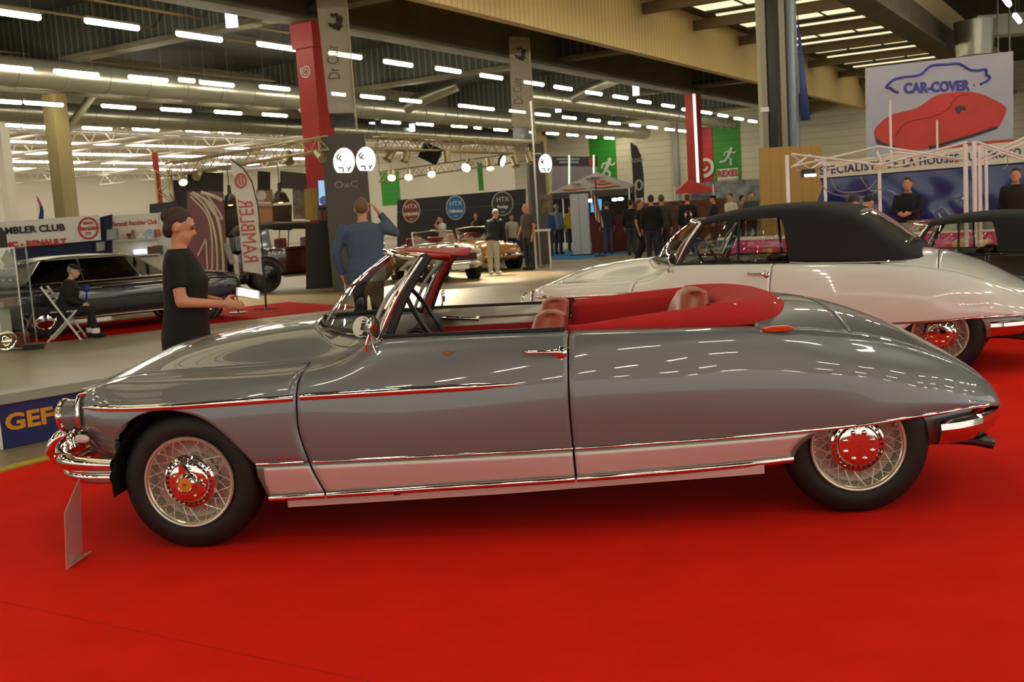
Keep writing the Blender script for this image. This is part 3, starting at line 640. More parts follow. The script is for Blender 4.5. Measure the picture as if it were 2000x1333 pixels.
    gl = MB().grid(lambda u, v: (lambda y0: (lambda a, b: a+(b-a)*v+Vector((-.035*math.sin(PI*v), 0, .012*math.sin(PI*v))))(ws_base(y0*.68/.61), ws_top(y0)))(-.61+1.22*u), 61, 25)
    gl.build('windscreen', GLASS, root)
    wsn = kids(root)[-1]
    rows = [[], [], []]
    for j in range(33):
        t = -2+4*j/32; a = abs(t); xb = COWL(a)-.012; yy, zz = ds_pt(xb, a); yy = math.copysign(yy, t); w_ = ws_base(max(-.68, min(.68, yy*.93)))
        rows[0].append(Vector((xb, yy, zz-.003))); rows[1].append(w_+Vector((-.006, 0, -.012))); rows[2].append(w_+Vector((.07, 0, -.07)))
    MB().loft(rows, caps=False, closed=False).build('cowl', paint, root, angle=60)
    MB().tube([ws_base(y*.67/.61)+Vector((-.008, 0, .0)) for y in ys], .012, 8).build('windscreen_gasket', BLACK, wsn)
    MB().tube([ws_base(y*.695/.61)+Vector((-.03, 0, -.006)) for y in ys], .006, 8).build('gasket_trim', CHROME, wsn)
    MB().tube([ws_top(y) for y in ys], .02, 10, flat=.8).build('windscreen_header', CHROME, wsn)
    for s in sd:
        b = ws_base(s*.68); t = ws_top(s*.61)
        mid = (b+t)/2+Vector((-.02, s*.005, .0))
        pl = MB().tube(bez([b+Vector((-.012, 0, -.02)), mid, t+Vector((-.002, 0, .0))], 8), .013, 10, up=(0, 1, 0), flat=1.4).build('windscreen_pillar', CHROME, wsn)
        MB().tube(bez([b+Vector((.035, 0, -.03)), mid+Vector((.04, 0, 0)), t+Vector((.032, 0, .008))], 8), .017, 8, up=(0, 1, 0), flat=1.2).build('pillar_seal', BLACK, wsn)
        MB().tube(bez([b+Vector((-.045, -s*.012, .0)), mid+Vector((-.045, -s*.015, 0)), t+Vector((-.03, -s*.02, -.035)), t+Vector((-.06, -s*.09, -.025)), t+Vector((-.10, -s*.2, -.02))], 8), .010, 8).build('inner_seal', mat('grey_rubber', '#a6a9a8', .5), wsn)
        if detail: MB().tube(bez([b+Vector((.02, -s*.035, -.03)), mid+Vector((.03, -s*.035, 0)), t+Vector((.02, -s*.03, -.005))], 8), .016, 8).build('pillar_lining', leather, wsn)
    # ---------------- cabin
    tub = MB(); tub.box((1.75, 0, .36), (1.8, 1.4, .04)); tub.box((1.75, -.69, .60), (1.8, .03, .52)); tub.box((1.75, .69, .60), (1.8, .03, .50)); tub.box((.86, 0, .6), (.03, 1.4, .5))
    tub.build('cabin_lining', leather, root)
    MB().loft([[(max(ws_base(y).x+.04+.02*i, x if i > 1 else 0), y*.97, z-.03*(abs(y)/.66)**2) for y in (-.66, -.55, -.4, -.2, 0, .2, .4, .55, .66)] for i, (x, z) in enumerate(((.68, .95), (.80, .965), (.95, .975), (1.02, .95), (1.03, .86), (1.0, .72)))], caps=False, closed=False).build('dashboard', mat('dash_black', '#23211e', .45), root, solid=.02)
    sc = Vector((1.12, -.36, 1.0)); sn = Vector((.86, 0, .51)).normalized(); e1 = Vector((0, 1, 0)); e2 = sn.cross(e1)
    MB().tube([sc+(e1*math.cos(2*PI*i/40)+e2*math.sin(2*PI*i/40))*.195 for i in range(40)], .0125, 8, closed=True).build('steering_wheel', mat('wheel_black', '#17171a', .3), root)
    stw = kids(root)[-1]
    MB().tube(bez([sc-e2*.19, sc-e2*.05-sn*.05, sc-sn*.12, sc-sn*.3], 6), .012, 8).build('spoke', MATS['wheel_black'], stw)
    def seat(name, xb, yc, wid, zt, lean=.12):
        rings = []
        for k in range(9):
            a = k/8; z = .45+(zt-.45)*a; ww = wid*(1-.10*a-.55*max(a-.70, 0)**2/.09); th = .105-.02*a if a < .9 else .075
            xc = xb-lean*(1-a)
            rings.append([(xc+th*math.copysign(abs(math.cos(q))**.6, math.cos(q)), yc+ww*math.copysign(abs(math.sin(q))**.6, math.sin(q)), z) for q in [2*PI*i/24 for i in range(24)]])
        rings.append([(xb+.045*math.cos(q), yc+wid*.38*math.sin(q), zt+.018) for q in [2*PI*i/24 for i in range(24)]])
        o = MB().loft(rings).build(name, leather if top == 'open' else mat('seat_black', '#1b1a19', .5), root)
        o2 = MB().loft([[(xb-.6+.55*a, yc+wid*.95*math.copysign(abs(math.sin(q))**.5, math.sin(q))*(.9 if a in (0, 1) else 1), .46+.09*math.copysign(abs(math.cos(q))**.6, math.cos(q))*(.6 if a in (0, 1) else 1)) for q in [2*PI*i/20 for i in range(20)]] for a in (0, .1, .5, .9, 1)]).build('seat_cushion', o.data.materials[0], o)
        return o
    seat('front_seat', 1.735, -.34, .25, .985); seat('front_seat', 1.745, .34, .25, .995); seat('rear_seat', 2.47, 0, .46, 1.03, .16)
    for s in sd:
        # inner face of the door: bright ledge, black top edge
        MB().loft([[(x, s*(.75-.02*(x-1)), .955-.01*(x-1)), (x, s*.715, .957-.01*(x-1)), (x, s*.700, .93), (x, s*.690, .90), (x, s*.700, .885), (x, s*.692, .86), (x, s*.69, .80)] for x in (.96, 1.2, 1.5, 1.8)], caps=False, closed=False).build('door_lining', mat('lining_silver', '#b5b0a4', .33, .5), root, solid=.006)
        MB().box((1.38, s*.742, .962), (.86, .03, .012), Matrix.Rotation(.012, 3, 'Y')).build('door_top_seal', BLACK, root)
    MB().tube([(1.06, .672, .905), (1.13, .655, .902), (1.24, .655, .893), (1.27, .67, .89)], [.018, .011, .011, .016], 10).build('inner_door_handle', CHROME, root)
    for s in sd:
        # outer handle, wing mirror
        hd = MB(); hd.tube(bez([ds_at(1.785, .856, s, .012), ds_at(1.775, .862, s, .032), ds_at(1.70, .866, s, .038), ds_at(1.635, .868, s, .034)], 6), [.014]*4+[.012]*6+[.009]*9, 10, flat=.7, up=(0, 0, 1))
        p = ds_at(1.785, .856, s); hd.lathe([(.028, -.01), (.028, .006), (.02, .014), (.002, .02)], p, (0, s, .15), 20)
        p2 = ds_at(1.635, .868, s); hd.lathe([(.010, -.01), (.010, .03), (.002, .034)], p2, (0, s, .1), 14)
        hd.build('door_handle', CHROME, root)
    m = Vector((.935, -.80, 1.015)); mm = MB().lathe([(.0, -.03), (.035, -.022), (.05, .0), (.052, .006), (.046, .008), (.002, .006)], m, (.9, -.25, .05), 24).tube(bez([(.915, -.79, .86), (.895, -.80, .93), (.92, -.80, 1.0)], 5), .007, 8)
    mm.tube(bez([(.965, -.80, .84), (.925, -.80, .93), (.93, -.80, 1.0)], 5), .005, 8); mm.build('wing_mirror', CHROME, root)
    if not detail:
        m = Vector((.99, .78, 1.03))
    if top == 'open':
        MB().lathe([(.0, -.02), (.03, -.015), (.042, .0), (.002, .004)], (1.06, .79, 1.03), (.9, .2, 0), 20).tube([(1.04, .79, .96), (1.05, .79, 1.03)], .006, 8).build('wing_mirror', CHROME, root)
        # header lining, sun visors, inside mirror
        MB().loft([[ws_top(y)+Vector((.012, 0, .012)) for y in ys], [ws_top(y)+Vector((.055-.02*abs(y), 0, -.005)) for y in ys]], caps=False, closed=False).build('header_lining', leather, wsn, solid=.03)
        for s in sd:
            y0 = s*.08; y1 = s*.55
            vs = [(ws_top(y0).x+.05, y0, 1.325), (ws_top(s*.3).x+.045, s*.3, 1.325), (ws_top(y1).x+.04, y1, 1.31), (ws_top(y1).x+.17, s*.53, 1.305), (1.26, s*.40, 1.275), (1.20, s*.12, 1.29)]
            MB().add([Vector(v)+Vector((0, 0, h)) for h in (0, .016) for v in vs], [tuple(range(5, -1, -1)), tuple(range(6, 12))]+[(i, (i+1) % 6, 6+(i+1) % 6, 6+i) for i in range(6)]).build('sun_visor', leather, wsn, smooth=False, bevel=.006)
        MB().ell((.70, .06, 1.07), (.012, .09, .028)).tube([(.70, .06, 1.07), (.66, .05, 1.02)], .006).build('inside_mirror', DARK, root)
    else:
        soft_top(root, cloth, pre)
    return root
def soft_top(root, cloth, pre):
    zt = _crv((1.10, 1.352), (1.25, 1.395), (1.5, 1.432), (1.8, 1.447), (2.1, 1.437), (2.3, 1.405), (2.45, 1.355), (2.6, 1.26), (2.75, 1.145), (2.9, 1.02), (2.98, .955))
    ww = _crv((1.10, .60), (1.5, .635), (2.0, .65), (2.4, .63), (2.7, .585), (2.98, .50))
    wb = _crv((1.10, .62), (1.8, .735), (2.3, .72), (2.6, .69), (2.85, .60), (2.98, .45))
    zb = _crv((1.10, 1.30), (1.5, 1.325), (1.86, 1.33), (1.90, 1.25), (1.93, 1.05), (1.955, .955), (2.2, .94), (2.6, .93), (2.9, .925), (2.98, .94))
    xs = [1.10, 1.2, 1.35, 1.5, 1.65, 1.8, 1.86, 1.88, 1.9, 1.915, 1.93, 1.945, 1.955, 1.97, 2.05, 2.15, 2.25, 2.35, 2.45, 2.55, 2.65, 2.75, 2.85, 2.92, 2.98]
    def sec(x):
        out = []; h0 = zb(x); h1 = zt(x)
        for k in range(33):
            q = k/32; 
            if q < .3:
                a = q/.3; z = h0+(h1-.10-h0)*a if h1-.10 > h0 else h0; fy = wb(x)+(ww(x)-wb(x))*min(1, max(0, (z-.94)/.42)); out.append((x, -fy, z))
            elif q <= .5:
                a = (q-.3)/.2*PI/2; z0 = max(h1-.10, h0); y0 = wb(x)+(ww(x)-wb(x))*min(1, max(0, (z0-.94)/.42))
                out.append((x, -y0*math.cos(a)**.55 if a < PI/2-1e-6 else 0, z0+(h1-z0)*math.sin(a)**.8))
            else: p = out[32-k]; out.append((p[0], -p[1], p[2]))
        return out
    o = MB().loft([sec(x) for x in xs], caps=False, closed=False).build('soft_top', cloth, root, angle=60); flip_out(o)
    d = o.modifiers.new('thickness', 'SOLIDIFY'); d.thickness = .012; d.offset = -1
    # rear window let into the cloth
    def back(u, v):
        x = 2.46+.40*v; y = (u-.5)*2*(.50-.03*v); s = sec(x); best = min(s, key=lambda p: abs(p[1]-y)+(0 if p[2] > zt(x)-.35 else 9)); w0 = ww(x)
        z = zt(x)-.10*(1-(max(0, 1-(abs(y)/w0)**1.8))**.5)*1.0
        return Vector((x+.012, y, z+.012))
    MB().grid(back, 15, 9).build('rear_window', mat('rear_pane', '#5b5846', .08, .0, coat=.6), o, solid=.004)
    MB().tube([Vector((x, -wb(x)-.012, zb(x)-.0)) for x in (1.96, 2.1, 2.3, 2.5, 2.7, 2.85, 2.95)]+[Vector((3.0, -.3, .95)), Vector((3.01, 0, .955)), Vector((3.0, .3, .95))]+[Vector((x, wb(x)+.012, zb(x))) for x in (2.95, 2.85, 2.7, 2.5, 2.3, 2.1, 1.96)], .009, 8).build('hood_moulding', CHROME, o)
    for s in (-1, 1):
        q = [(.99, s*.70, .965), (1.16, s*.615, 1.30), (1.5, s*.64, 1.32), (1.5, s*.725, .96)]
        MB().add(q, [(0, 1, 2, 3)]).build('side_window', GLASS, root, solid=.004)
        MB().add([(1.52, s*.725, .96), (1.52, s*.64, 1.32), (1.86, s*.65, 1.31), (1.93, s*.725, .955)], [(0, 1, 2, 3)]).build('side_window', GLASS, root, solid=.004)
        MB().tube([(1.51, s*.728, .955), (1.51, s*.642, 1.325)], .013, 8).build('window_post', BLACK, root)
        MB().tube([(.985, s*.71, .965), (1.5, s*.735, .958), (1.94, s*.735, .953)], .008, 8).build('window_sill_trim', CHROME if pre == 'dark' else BLACK, root)

# ================================================================== the grey car on the carpet
PAINT = mat('grey_metallic', '#73787a', .34, .3, coat=.8, spec=.5)
PLATE = mat('brushed_plate', '#d6d2cc', .5, .6, bump=.06, bscale=400)
LEATHER = mat('red_leather', '#a3161a', .45, var=.04, vscale=20)
car = thing('car', 'grey metallic open convertible with red interior, on the red carpet', 'car', (0, 0, 0))
make_convertible(car, 'grey', PAINT, PLATE, LEATHER, None)
TAN = mat('seat_leather', '#98432f', .4, var=.05, vscale=25)
for o in kids(car):
    if 'seat' in o.name:
        o.data.materials[0] = TAN
# red cover over the folded hood: a horseshoe round the back of the cabin
def cover_path(u):
    """u -1 .. 1 from the near front end round the back to the far front end; outer edge and inner edge"""
    a = abs(u); s = -1 if u < 0 else 1
    if a > .42:
        k = (a-.42)/.58; x = 2.50-.68*k; yo = .705-.03*(1-k)**2+.03*k; yi = .66*k+.52*(1-k); xi = x+.02
        o = Vector((x, s*yo, .965-.02*(1-k))); i = Vector((xi, s*yi, .93+.03*(1-k)))
    else:
        t = a/.42*PI/2; o = Vector((2.50+.43*math.cos(t)**.75, s*.675*math.sin(t)**.8, .945)); i = Vector((2.46+.10*math.cos(t), s*.52*math.sin(t)**.8, .975))
    return o, i
HGT = lambda a: .012+.062*max(0, 1-(a/.95)**2)
def cover(u, v):
    uu = -1+2*u; o, i = cover_path(uu); a = abs(uu); h = HGT(a)
    if v < .12: k = v/.12; return o+Vector((0, 0, -.03*(1-k)))+(i-o)*(.02*k-.01)
    if v < .85:
        k = (v-.12)/.73; return o+(i-o)*k+Vector((0, 0, h*(math.sin(PI*k**.8)**.7+.008*math.sin(37*uu)*k)))
    k = (v-.85)/.15; return i+Vector((0, 0, -.22*k))+(i-o).normalized()*.01*k
tc = MB().grid(cover, 90, 26).build('hood_cover', mat('cover_cloth', '#b31a1a', .8, var=.05, vscale=9, bump=.12, bscale=60), car, angle=80)
d = tc.modifiers.new('thickness', 'SOLIDIFY'); d.thickness = .008
pk = MB()
for u, v in ((-.36, .3), (-.12, .22), (.2, .25), (-.2, .2)): pk.ell(Vector(cover((u+1)/2, v)), (.008,)*3, nu=8, nv=5)
pk.build('press_studs', CHROME, tc)
# far inner flap of the cover
MB().grid(lambda u, v: (lambda x: Vector((x, .70-.04*(1-u), .955+.055*u-(.01+.20*v)*1.0+(.025*math.sin(9*u) if v > .5 else 0)*.3)))(1.83+.66*u), 24, 8).build('cover_flap', mat('flap_red', '#9c1418', .7), tc, solid=.008)
MB().box((1.835, .70, .955), (.02, .03, .05)).build('cover_end', BLACK, tc)
# marker lamp on the rear wing
def diamond(z, k): return [Vector((2.78+.075*k*a, -.712-.002*b, z+.016*k*b)) for a, b in ((-1, .55), (-.5, 1), (.55, 1), (1, .1), (.5, -.6), (-.55, -.6), (-1, -.2))]
yl_, zl_ = ds_pt(2.78, 2.25)
ml = MB().loft([[p+Vector((0, -.0-h, 0)) for p in diamond(zl_+.006, k)] for h, k in ((-.01, 1.08), (.012, 1.08))]).build('marker_lamp', CHROME, car, smooth=False)
MB().loft([[p+Vector((0, -h, 0)) for p in diamond(zl_+.006, k)] for h, k in ((.011, .98), (.03, .9), (.036, .6))]).build('marker_lens', mat('orange_lens', '#d84a12', .2, coat=.5), ml, smooth=False)
# scripts and badge
def script(s, x0, z, size, m, sx=1.0, shear=0.0, bold=.001, name='script'):
    p = ds_at(x0, z, -1, .004); q = ds_at(x0+.2, z, -1, .004)
    return text(s, size, p, (q-p), (0, 0, 1), m, car, name, sx=sx, align='LEFT', depth=.002, bold=bold, shear=shear)
script('La Croisette', -.46, .735, .036, CHROME, 1.0, .35)
script('HENRI CHAPRON', .36, .443, .019, mat('script_red_chrome', '#c9bab6', .2, 1.0), 1.35, 0, .0006)
b = ds_at(1.272, .885, -1, .003)
bd = MB().prism([(-.03, .006), (-.008, .004), (0, .012), (.008, .004), (.03, .006), (.012, -.006), (0, -.014), (-.012, -.006)], b, (1, 0, 0), (0, 0, 1), (0, -.004, 0)).build('door_badge', mat('gold', '#b08a3c', .25, 1.0), car, smooth=False)
rc = MB()
pa = Vector((.842, -.615, 1.003)); nn_ = Vector((-.35, -.9, .28)).normalized(); exx = Vector((.55, -.8, 0)).normalized(); eyy = nn_.cross(exx)*-1
if eyy.z < 0: eyy = -eyy
st = MB().cyl(pa, pa+nn_*.003, .052, seg=32).build('screen_sticker', mat('sticker_white', '#e6e4de', .6), car)
MB().tube([pa+nn_*.004+exx*.05*math.cos(2*PI*i/32)+eyy*.05*math.sin(2*PI*i/32) for i in range(32)], .002, 5, closed=True).build('sticker_ring', DARK, st)
text('DS', .05, pa+nn_*.005, exx, eyy, DARK, st, bold=.002); text('la maison', .014, pa+nn_*.005+eyy*.033, exx, eyy, DARK, st)
# square frame of the pass holder inside the screen, jack point
MB().box((.985, -.806, .235), (.03, .006, .02)).build('jack_point', DARK, car)
# grille strips at the foot of the windscreen
wl = MB()
for k in range(5): wl.tube([(.44+.01*k, -.25+.02*k, .99), (.47, -.05, 1.005), (.62, .35, 1.0)], .003, 5)
wp = MB().tube([(.55, -.10, 1.03), (.60, -.24, 1.035), (.66, -.36, 1.03)], .004, 6).ell((.545, -.1, 1.02), (.014,)*3).build('wiper', DARK, car)

# ================================================================== people
def tint(h, v=.06, r=.8, **k): return mat('cloth_'+h.lstrip('#'), h, r, var=v, vscale=14, bump=.15, bscale=40, **k)
SKIN = mat('skin', '#c48a68', .5, var=.04, vscale=20); SKIN2 = mat('skin_tan', '#a8704c', .5, var=.04, vscale=20)
def person(name_label, cat_group, loc, rz, h=1.75, vox=.02, shirt='#222', trousers='#23262e', shoes='#2a2420', hair='#2b2019', sleeves=1.0, lean=0.0, arms=None, legs=None, female=False, dress=None, bald=False, long_hair=False, cap=None, head_yaw=0.0, head_pitch=0.0, skin=SKIN, hem=.86, collar=None, seated=None, build=1.0, turtle=False, bun=False):
    """arms: {side: (elbow, wrist)} in the person's frame: front is -y, the person's left is +x; heights for 1.75 m"""
    k = h/1.75; root = thing('person', name_label, 'person', loc, rz, cat_group)
    hip = Vector((0, 0, .93))
    def U(p):
        p = Vector(p); q = p-hip; c, s = math.cos(lean), math.sin(lean)
        return (hip+Vector((q.x, q.y*c-q.z*s, q.y*s+q.z*c)))
    RL = Matrix.Rotation(lean, 3, 'X')
    sw = (.165 if female else .19)*build
    def rings(tab, grow=0.0):
        out = []
        for z, w_, d_, yo in tab:
            ring = []
            for i in range(20):
                a = 2*PI*i/20; ring.append(U((math.copysign(abs(math.cos(a))**.85, math.cos(a))*(w_+grow), yo+math.sin(a)*(d_+grow), z))*k)
            out.append(ring)
        return out
    W = build*(.93 if female else 1)
    torso = [(.84, .165*W, .115*W, .01), (.93, .178*W*(1.04 if female else 1), .125*W, .01), (1.08, .15*W*(.92 if female else 1), .112*W, -.005), (1.26, .172*W, .12*W*(1.12 if female else 1), -.012 if not female else -.025), (1.38, .185*W, .10*W, .0), (1.45, .13*W, .075, .01), (1.49, .06, .055, .012)]
    hc = U((0, -.02, 1.635)); RH = RL @ Matrix.Rotation(head_yaw, 3, 'Z') @ Matrix.Rotation(head_pitch, 3, 'X')
    def hd(p): return (hc+RH @ Vector(p))*k
    b = MB(); b.loft(rings(torso))
    b.cap(U((0, .015, 1.42))*k, U((0, -.002, 1.56))*k, .058*k, .055*k)
    b.ell(hd((0, .015, .02)), (.077*k, .098*k, .102*k), RH); b.ell(hd((0, -.022, -.055)), (.062*k, .072*k, .075*k), RH); b.ell(hd((0, -.055, -.095)), (.03*k, .03*k, .025*k), RH)
    b.cyl(hd((0, -.08, .015)), hd((0, -.108, -.03)), .010*k, .017*k, 8); b.ell(hd((0, -.078, -.068)), (.026*k, .012*k, .01*k), RH); b.ell(hd((0, -.08, .032)), (.05*k, .015*k, .012*k), RH)
    for s in (-1, 1): b.ell(hd((s*.08, .012, -.015)), (.012*k, .022*k, .034*k), RH)
    arms = arms or {}; AR = {}
    for s in (-1, 1):
        e0, w0 = arms.get(s, ((s*(sw+.055), .03, 1.14), (s*(sw+.06), -.04, .90)))
        free = len(arms.get(s, ())) == 2 and arms.get(s)
        sh = U((s*sw, .01, 1.405)); e = U(e0) if not seated else U(e0); w_ = U(w0); AR[s] = (sh, e, w_)
        b.cap(sh*k, e*k, .05*k*W, .041*k); b.cap(e*k, w_*k, .041*k, .028*k)
        d = (w_-e).normalized(); side = Vector((s, 0, 0))-d*d.x*s
        side = side.normalized() if side.length > .2 else Vector((0, 0, 1)); pn = d.cross(side).normalized(); inn = -side if abs(d.z) > .6 else side
        ax = pn if abs(d.z) > .6 else Vector((0, 0, 1))-d*d.z; ax.normalize(); nn = d.cross(ax)
        if nn.dot(Vector((-s, 0, 0))) < 0: nn = -nn
        c = w_+d*.05; M = Matrix((ax, nn, d)).transposed(); b.ell(c*k, (.040*k, .020*k, .055*k), M, 12, 8)
        for q in range(4):
            o = c+ax*(-.028+.019*q)+d*.04; L = (.07, .08, .076, .06)[q]; m = o+d*L*.55+nn*.008; t = m+d*L*.35+nn*.028
            r = max(.0088, vox*.62); b.cap(o*k, m*k, r*k, r*k, 7); b.cap(m*k, t*k, r*k, r*.9*k, 7)
        fr = ax if ax.y < 0 or abs(ax.y) < .2 and ax.z > 0 else -ax
        o = w_+d*.015+fr*.025; m = o+fr*.035+d*.03+nn*.01; t = m+d*.035+nn*.01; r = max(.0105, vox*.62); b.cap(o*k, m*k, r*1.1*k, r*k, 7); b.cap(m*k, t*k, r*k, r*.9*k, 7)
    if legs is None: legs = {s: ((s*.095, -.01, .50), (s*.105, .02, .09), (s*.12, -.12, .04)) for s in (-1, 1)}
    hz = .93
    for s in (-1, 1):
        kn, an, toe = [Vector(q) for q in legs[s]]; hp = Vector((s*.09, 0, .90))
        if seated is not None: hp = Vector((s*.09, 0, .90))
        b.cap(hp*k, kn*k, .082*k*W, .055*k); b.cap(kn*k, an*k, .054*k, .036*k); b.cap(an*k, toe*k, .036*k, .028*k)
    b.build('body', skin, root, remesh=vox, smooth_it=3)
    # clothes
    if dress:
        dr = MB(); z0 = dress
        tab = [(z0, .205*W, .15*W, .01), (z0+.2, .215*W, .155*W, .012), (.88, .215*W, .15*W, .015), (1.0, .19*W, .14*W, .005), (1.1, .175*W, .132*W, -.004), (1.27, .185*W, .14*W, -.022), (1.38, .19*W, .108*W, 0), (1.45, .14*W, .085, .01), (1.485, .075, .065, .012)]
        dr.loft(rings(tab, .006))
    else:
        dr = MB(); zb = hem
        tab = [(zb, .18*W, .13*W, .01), (.95, .185*W, .133*W, .01), (1.08, .168*W, .124*W, -.005), (1.26, .182*W, .13*W*(1.1 if female else 1), -.012), (1.38, .195*W, .11*W, 0), (1.45, .14*W, .085, .01), (1.485, .072, .066, .012)]
        if turtle: tab.append((1.53, .066, .064, .012))
        dr.loft(rings(tab, .006))
    for s in (-1, 1):
        sh, e, w_ = AR[s]
        if sleeves > 0:
            if sleeves <= .55: dr.cap(sh*k, (sh+(e-sh)*.05)*k, .062*k*W, .06*k*W); dr.cyl(sh*k, (sh+(e-sh)*sleeves*1.35)*k, .062*k*W, .062*k*W, 14)
            else: dr.cap(sh*k, e*k, .062*k*W, .052*k); dr.cyl(e*k, (e+(w_-e)*.93)*k, .052*k, .043*k, 14)
    sm_ = tint(shirt)
    top = dr.build('dress' if dress else 'top', sm_, root, remesh=max(vox, .011), smooth_it=4)
    if not dress or True:
        tr = MB()
        if not dress:
            tr.loft([[Vector((math.cos(2*PI*i/18)*w_, .01+math.sin(2*PI*i/18)*d_, z))*k for i in range(18)] for z, w_, d_ in ((.80, .15*W, .11), (.88, .178*W, .13*W), (.97, .172*W, .125*W))])
            for s in (-1, 1):
                kn, an, toe = [Vector(q) for q in legs[s]]; hp = Vector((s*.09, 0, .88))
                tr.cap(hp*k, kn*k, .096*k*W, .072*k); tr.cyl(kn*k, (an+(kn-an)*.02)*k, .072*k, .06*k, 14)
            tr.build('trousers', tint(trousers), root, remesh=max(vox, .013), smooth_it=4)
        for s in (-1, 1):
            kn, an, toe = [Vector(q) for q in legs[s]]; d = (toe-an); d.z = 0; d.normalize(); M = Matrix((Vector((d.y, -d.x, 0)), d, Vector((0, 0, 1)))).transposed()
            f = MB(); base = Vector((an.x, an.y, an.z-.05)); f.ell((base+d*.05+Vector((0, 0, .012)))*k, (.045*k, .14*k, .048*k), M); f.ell((base-d*.02+Vector((0, 0, .03)))*k, (.042*k, .06*k, .055*k), M)
            f.v = [(x, y, max(z, (an.z-.09)*k)) for x, y, z in f.v]; f.build('shoe', tint(shoes), root)
    # hair, cap
    hm = MB()
    if not bald:
        RG = RH @ Matrix.Rotation(-.35, 3, 'X')
        def hs(u, v):
            a = 2*PI*u; th = v*PI*(.53+.16*max(0, math.sin(a))); th *= 1+.05*math.sin(7*a+1)+.03*math.sin(17*a); r = (1+.02*math.sin(23*a)*math.sin(5*th))*(1-.12*v**5)
            return (hc+RH @ (Vector((0, .018, .022))+Matrix.Rotation(-.55, 3, 'X') @ Vector((.085*r*math.sin(th)*math.cos(a), .105*r*math.sin(th)*math.sin(a), .110*r*math.cos(th)))))*k
        hm.grid(hs, 28, 10, cu=True)
        if bun: hm.ell(hd((0, .105, .045)), (.05*k, .045*k, .05*k), RH); hm.ell(hd((0, .065, -.03)), (.072*k, .05*k, .07*k), RH)
        if long_hair:
            hm.ell(hd((0, .065, -.06)), (.088*k, .055*k, .15*k), RH); hm.ell(hd((.062, .03, -.06)), (.03*k, .06*k, .12*k), RH); hm.ell(hd((-.062, .03, -.06)), (.03*k, .06*k, .12*k), RH)
        hm.build('hair', tint(hair, .15, .6), root)
    if cap:
        cm = MB(); cm.ell(hd((0, .01, .075)), (.088*k, .108*k, .055*k), RH); cm.ell(hd((0, -.10, .06)), (.06*k, .06*k, .012*k), RH); cm.build('cap', tint(cap), root)
    if vox < .017:
        for s in (-1, 1):
            e_ = MB().ell(hd((s*.032, -.088, .012)), (.012*k, .008*k, .008*k), RH, 10, 6).build('eye', mat('eye_dark', '#2a1f1a', .2), root)
            MB().ell(hd((s*.034, -.094, .036)), (.02*k, .006*k, .005*k), RH, 8, 5).build('eyebrow', tint(hair if not bald else '#4a3a2c', .1), root)
    root['_'] = 1; del root['_']
    return root
def face_cam(p, off=0.0):
    """rotation that turns a figure's front towards the camera, plus an angle"""
    d = Vector(CAMP)-Vector(p); return math.atan2(d.y, d.x)+PI/2+off
# woman in black with a phone, beyond the bonnet
p = ground(392, 7.05)
wo = person('person in black short-sleeved dress looking at a white phone', None, p, face_cam(p, math.radians(80)), 1.66, .009, shirt='#0c0c0e', hair='#3a2317', bun=True, sleeves=.5, dress=.52, female=True, build=1.12, arms={-1: ((-.25, -.02, 1.13), (-.13, -.27, 1.09)), 1: ((.25, -.02, 1.13), (.12, -.27, 1.08))}, head_pitch=.35, shoes='#151515', skin=mat('skin_w', '#c98c6c', .5))
R_ = Matrix.Rotation(wo.rotation_euler.z, 3, 'Z')
ph = MB().box((0, 0, 0), (.08, .155, .009)).build('phone', mat('phone_white', '#eef0f0', .2), None, smooth=False, bevel=.004)
ph.location = Vector(p)+R_ @ Vector((-.02, -.41, 1.085)); ph.rotation_euler = (.35, -.7, wo.rotation_euler.z); tag(ph, 'white phone held in both hands by the person in black', 'phone')
MB().box((0, .0, .0048), (.07, .13, .001)).build('screen', lightmat('phone_screen', '#f4f6ff', 1.4), ph, smooth=False)
MB().tube([(.128*.95+.028*math.cos(2*PI*i/16), -.235+.0*i, 1.035+.028*math.sin(2*PI*i/16)) for i in range(16)], .006, 6, closed=True).build('watch', DARK, wo)
# man in blue, seen from behind, hand at his ear
p = ground(728, 12.6)
bm_ = person('person in blue-grey sweater seen from behind, hand raised to the ear', None, p, face_cam(p, PI-.1), 1.80, .012, shirt='#44546b', trousers='#1b1d22', hair='#6a5240', build=1.2, hem=.80, arms={-1: ((-.36, -.06, 1.34), (-.19, -.04, 1.58)), 1: ((.33, .05, 1.14), (.28, -.02, .88))}, skin=mat('skin_m', '#c08a72', .5))
ppq = MB().box((.27, -.05, .76), (.012, .10, .2), Matrix.Rotation(.3, 3, 'X')).build('leaflet', WHITE, None, smooth=False); ppq.location = bm_.location; ppq.rotation_euler = bm_.rotation_euler; tag(ppq, 'folded white leaflet in the lowered hand of the person in blue', 'leaflet')
# old man on the folding chair
p = onZ(135, 664)
def rz_of(v): return math.atan2(v[1], v[0])+PI/2
crz = rz_of((.97, .25))
ch = thing('folding_chair', 'white wooden folding chair with the seated person on it', 'chair', p, crz)
WC = mat('chair_white', '#d9d8d2', .45)
for s in (-1, 1):
    MB().cyl((s*.20, .28, .86), (s*.21, -.22, .0), .017, seg=8).build('leg', WC, ch); MB().cyl((s*.17, -.19, .46), (s*.17, .28, .0), .016, seg=8).build('leg', WC, ch)
for z in (.62, .70, .78): MB().box((0, .12+(z-.6)*.62, z), (.40, .02, .055)).build('back_slat', WC, ch, smooth=False)
st = MB()
for i in range(7): st.box((0, -.18+.058*i, .455), (.36, .045, .018))
st.build('seat', WC, ch, smooth=False); MB().cyl((-.17, .22, .09), (.17, .22, .09), .012, seg=8).build('stretcher', WC, ch); MB().cyl((-.2, -.17, .12), (.2, -.17, .12), .012, seg=8).build('stretcher', WC, ch)
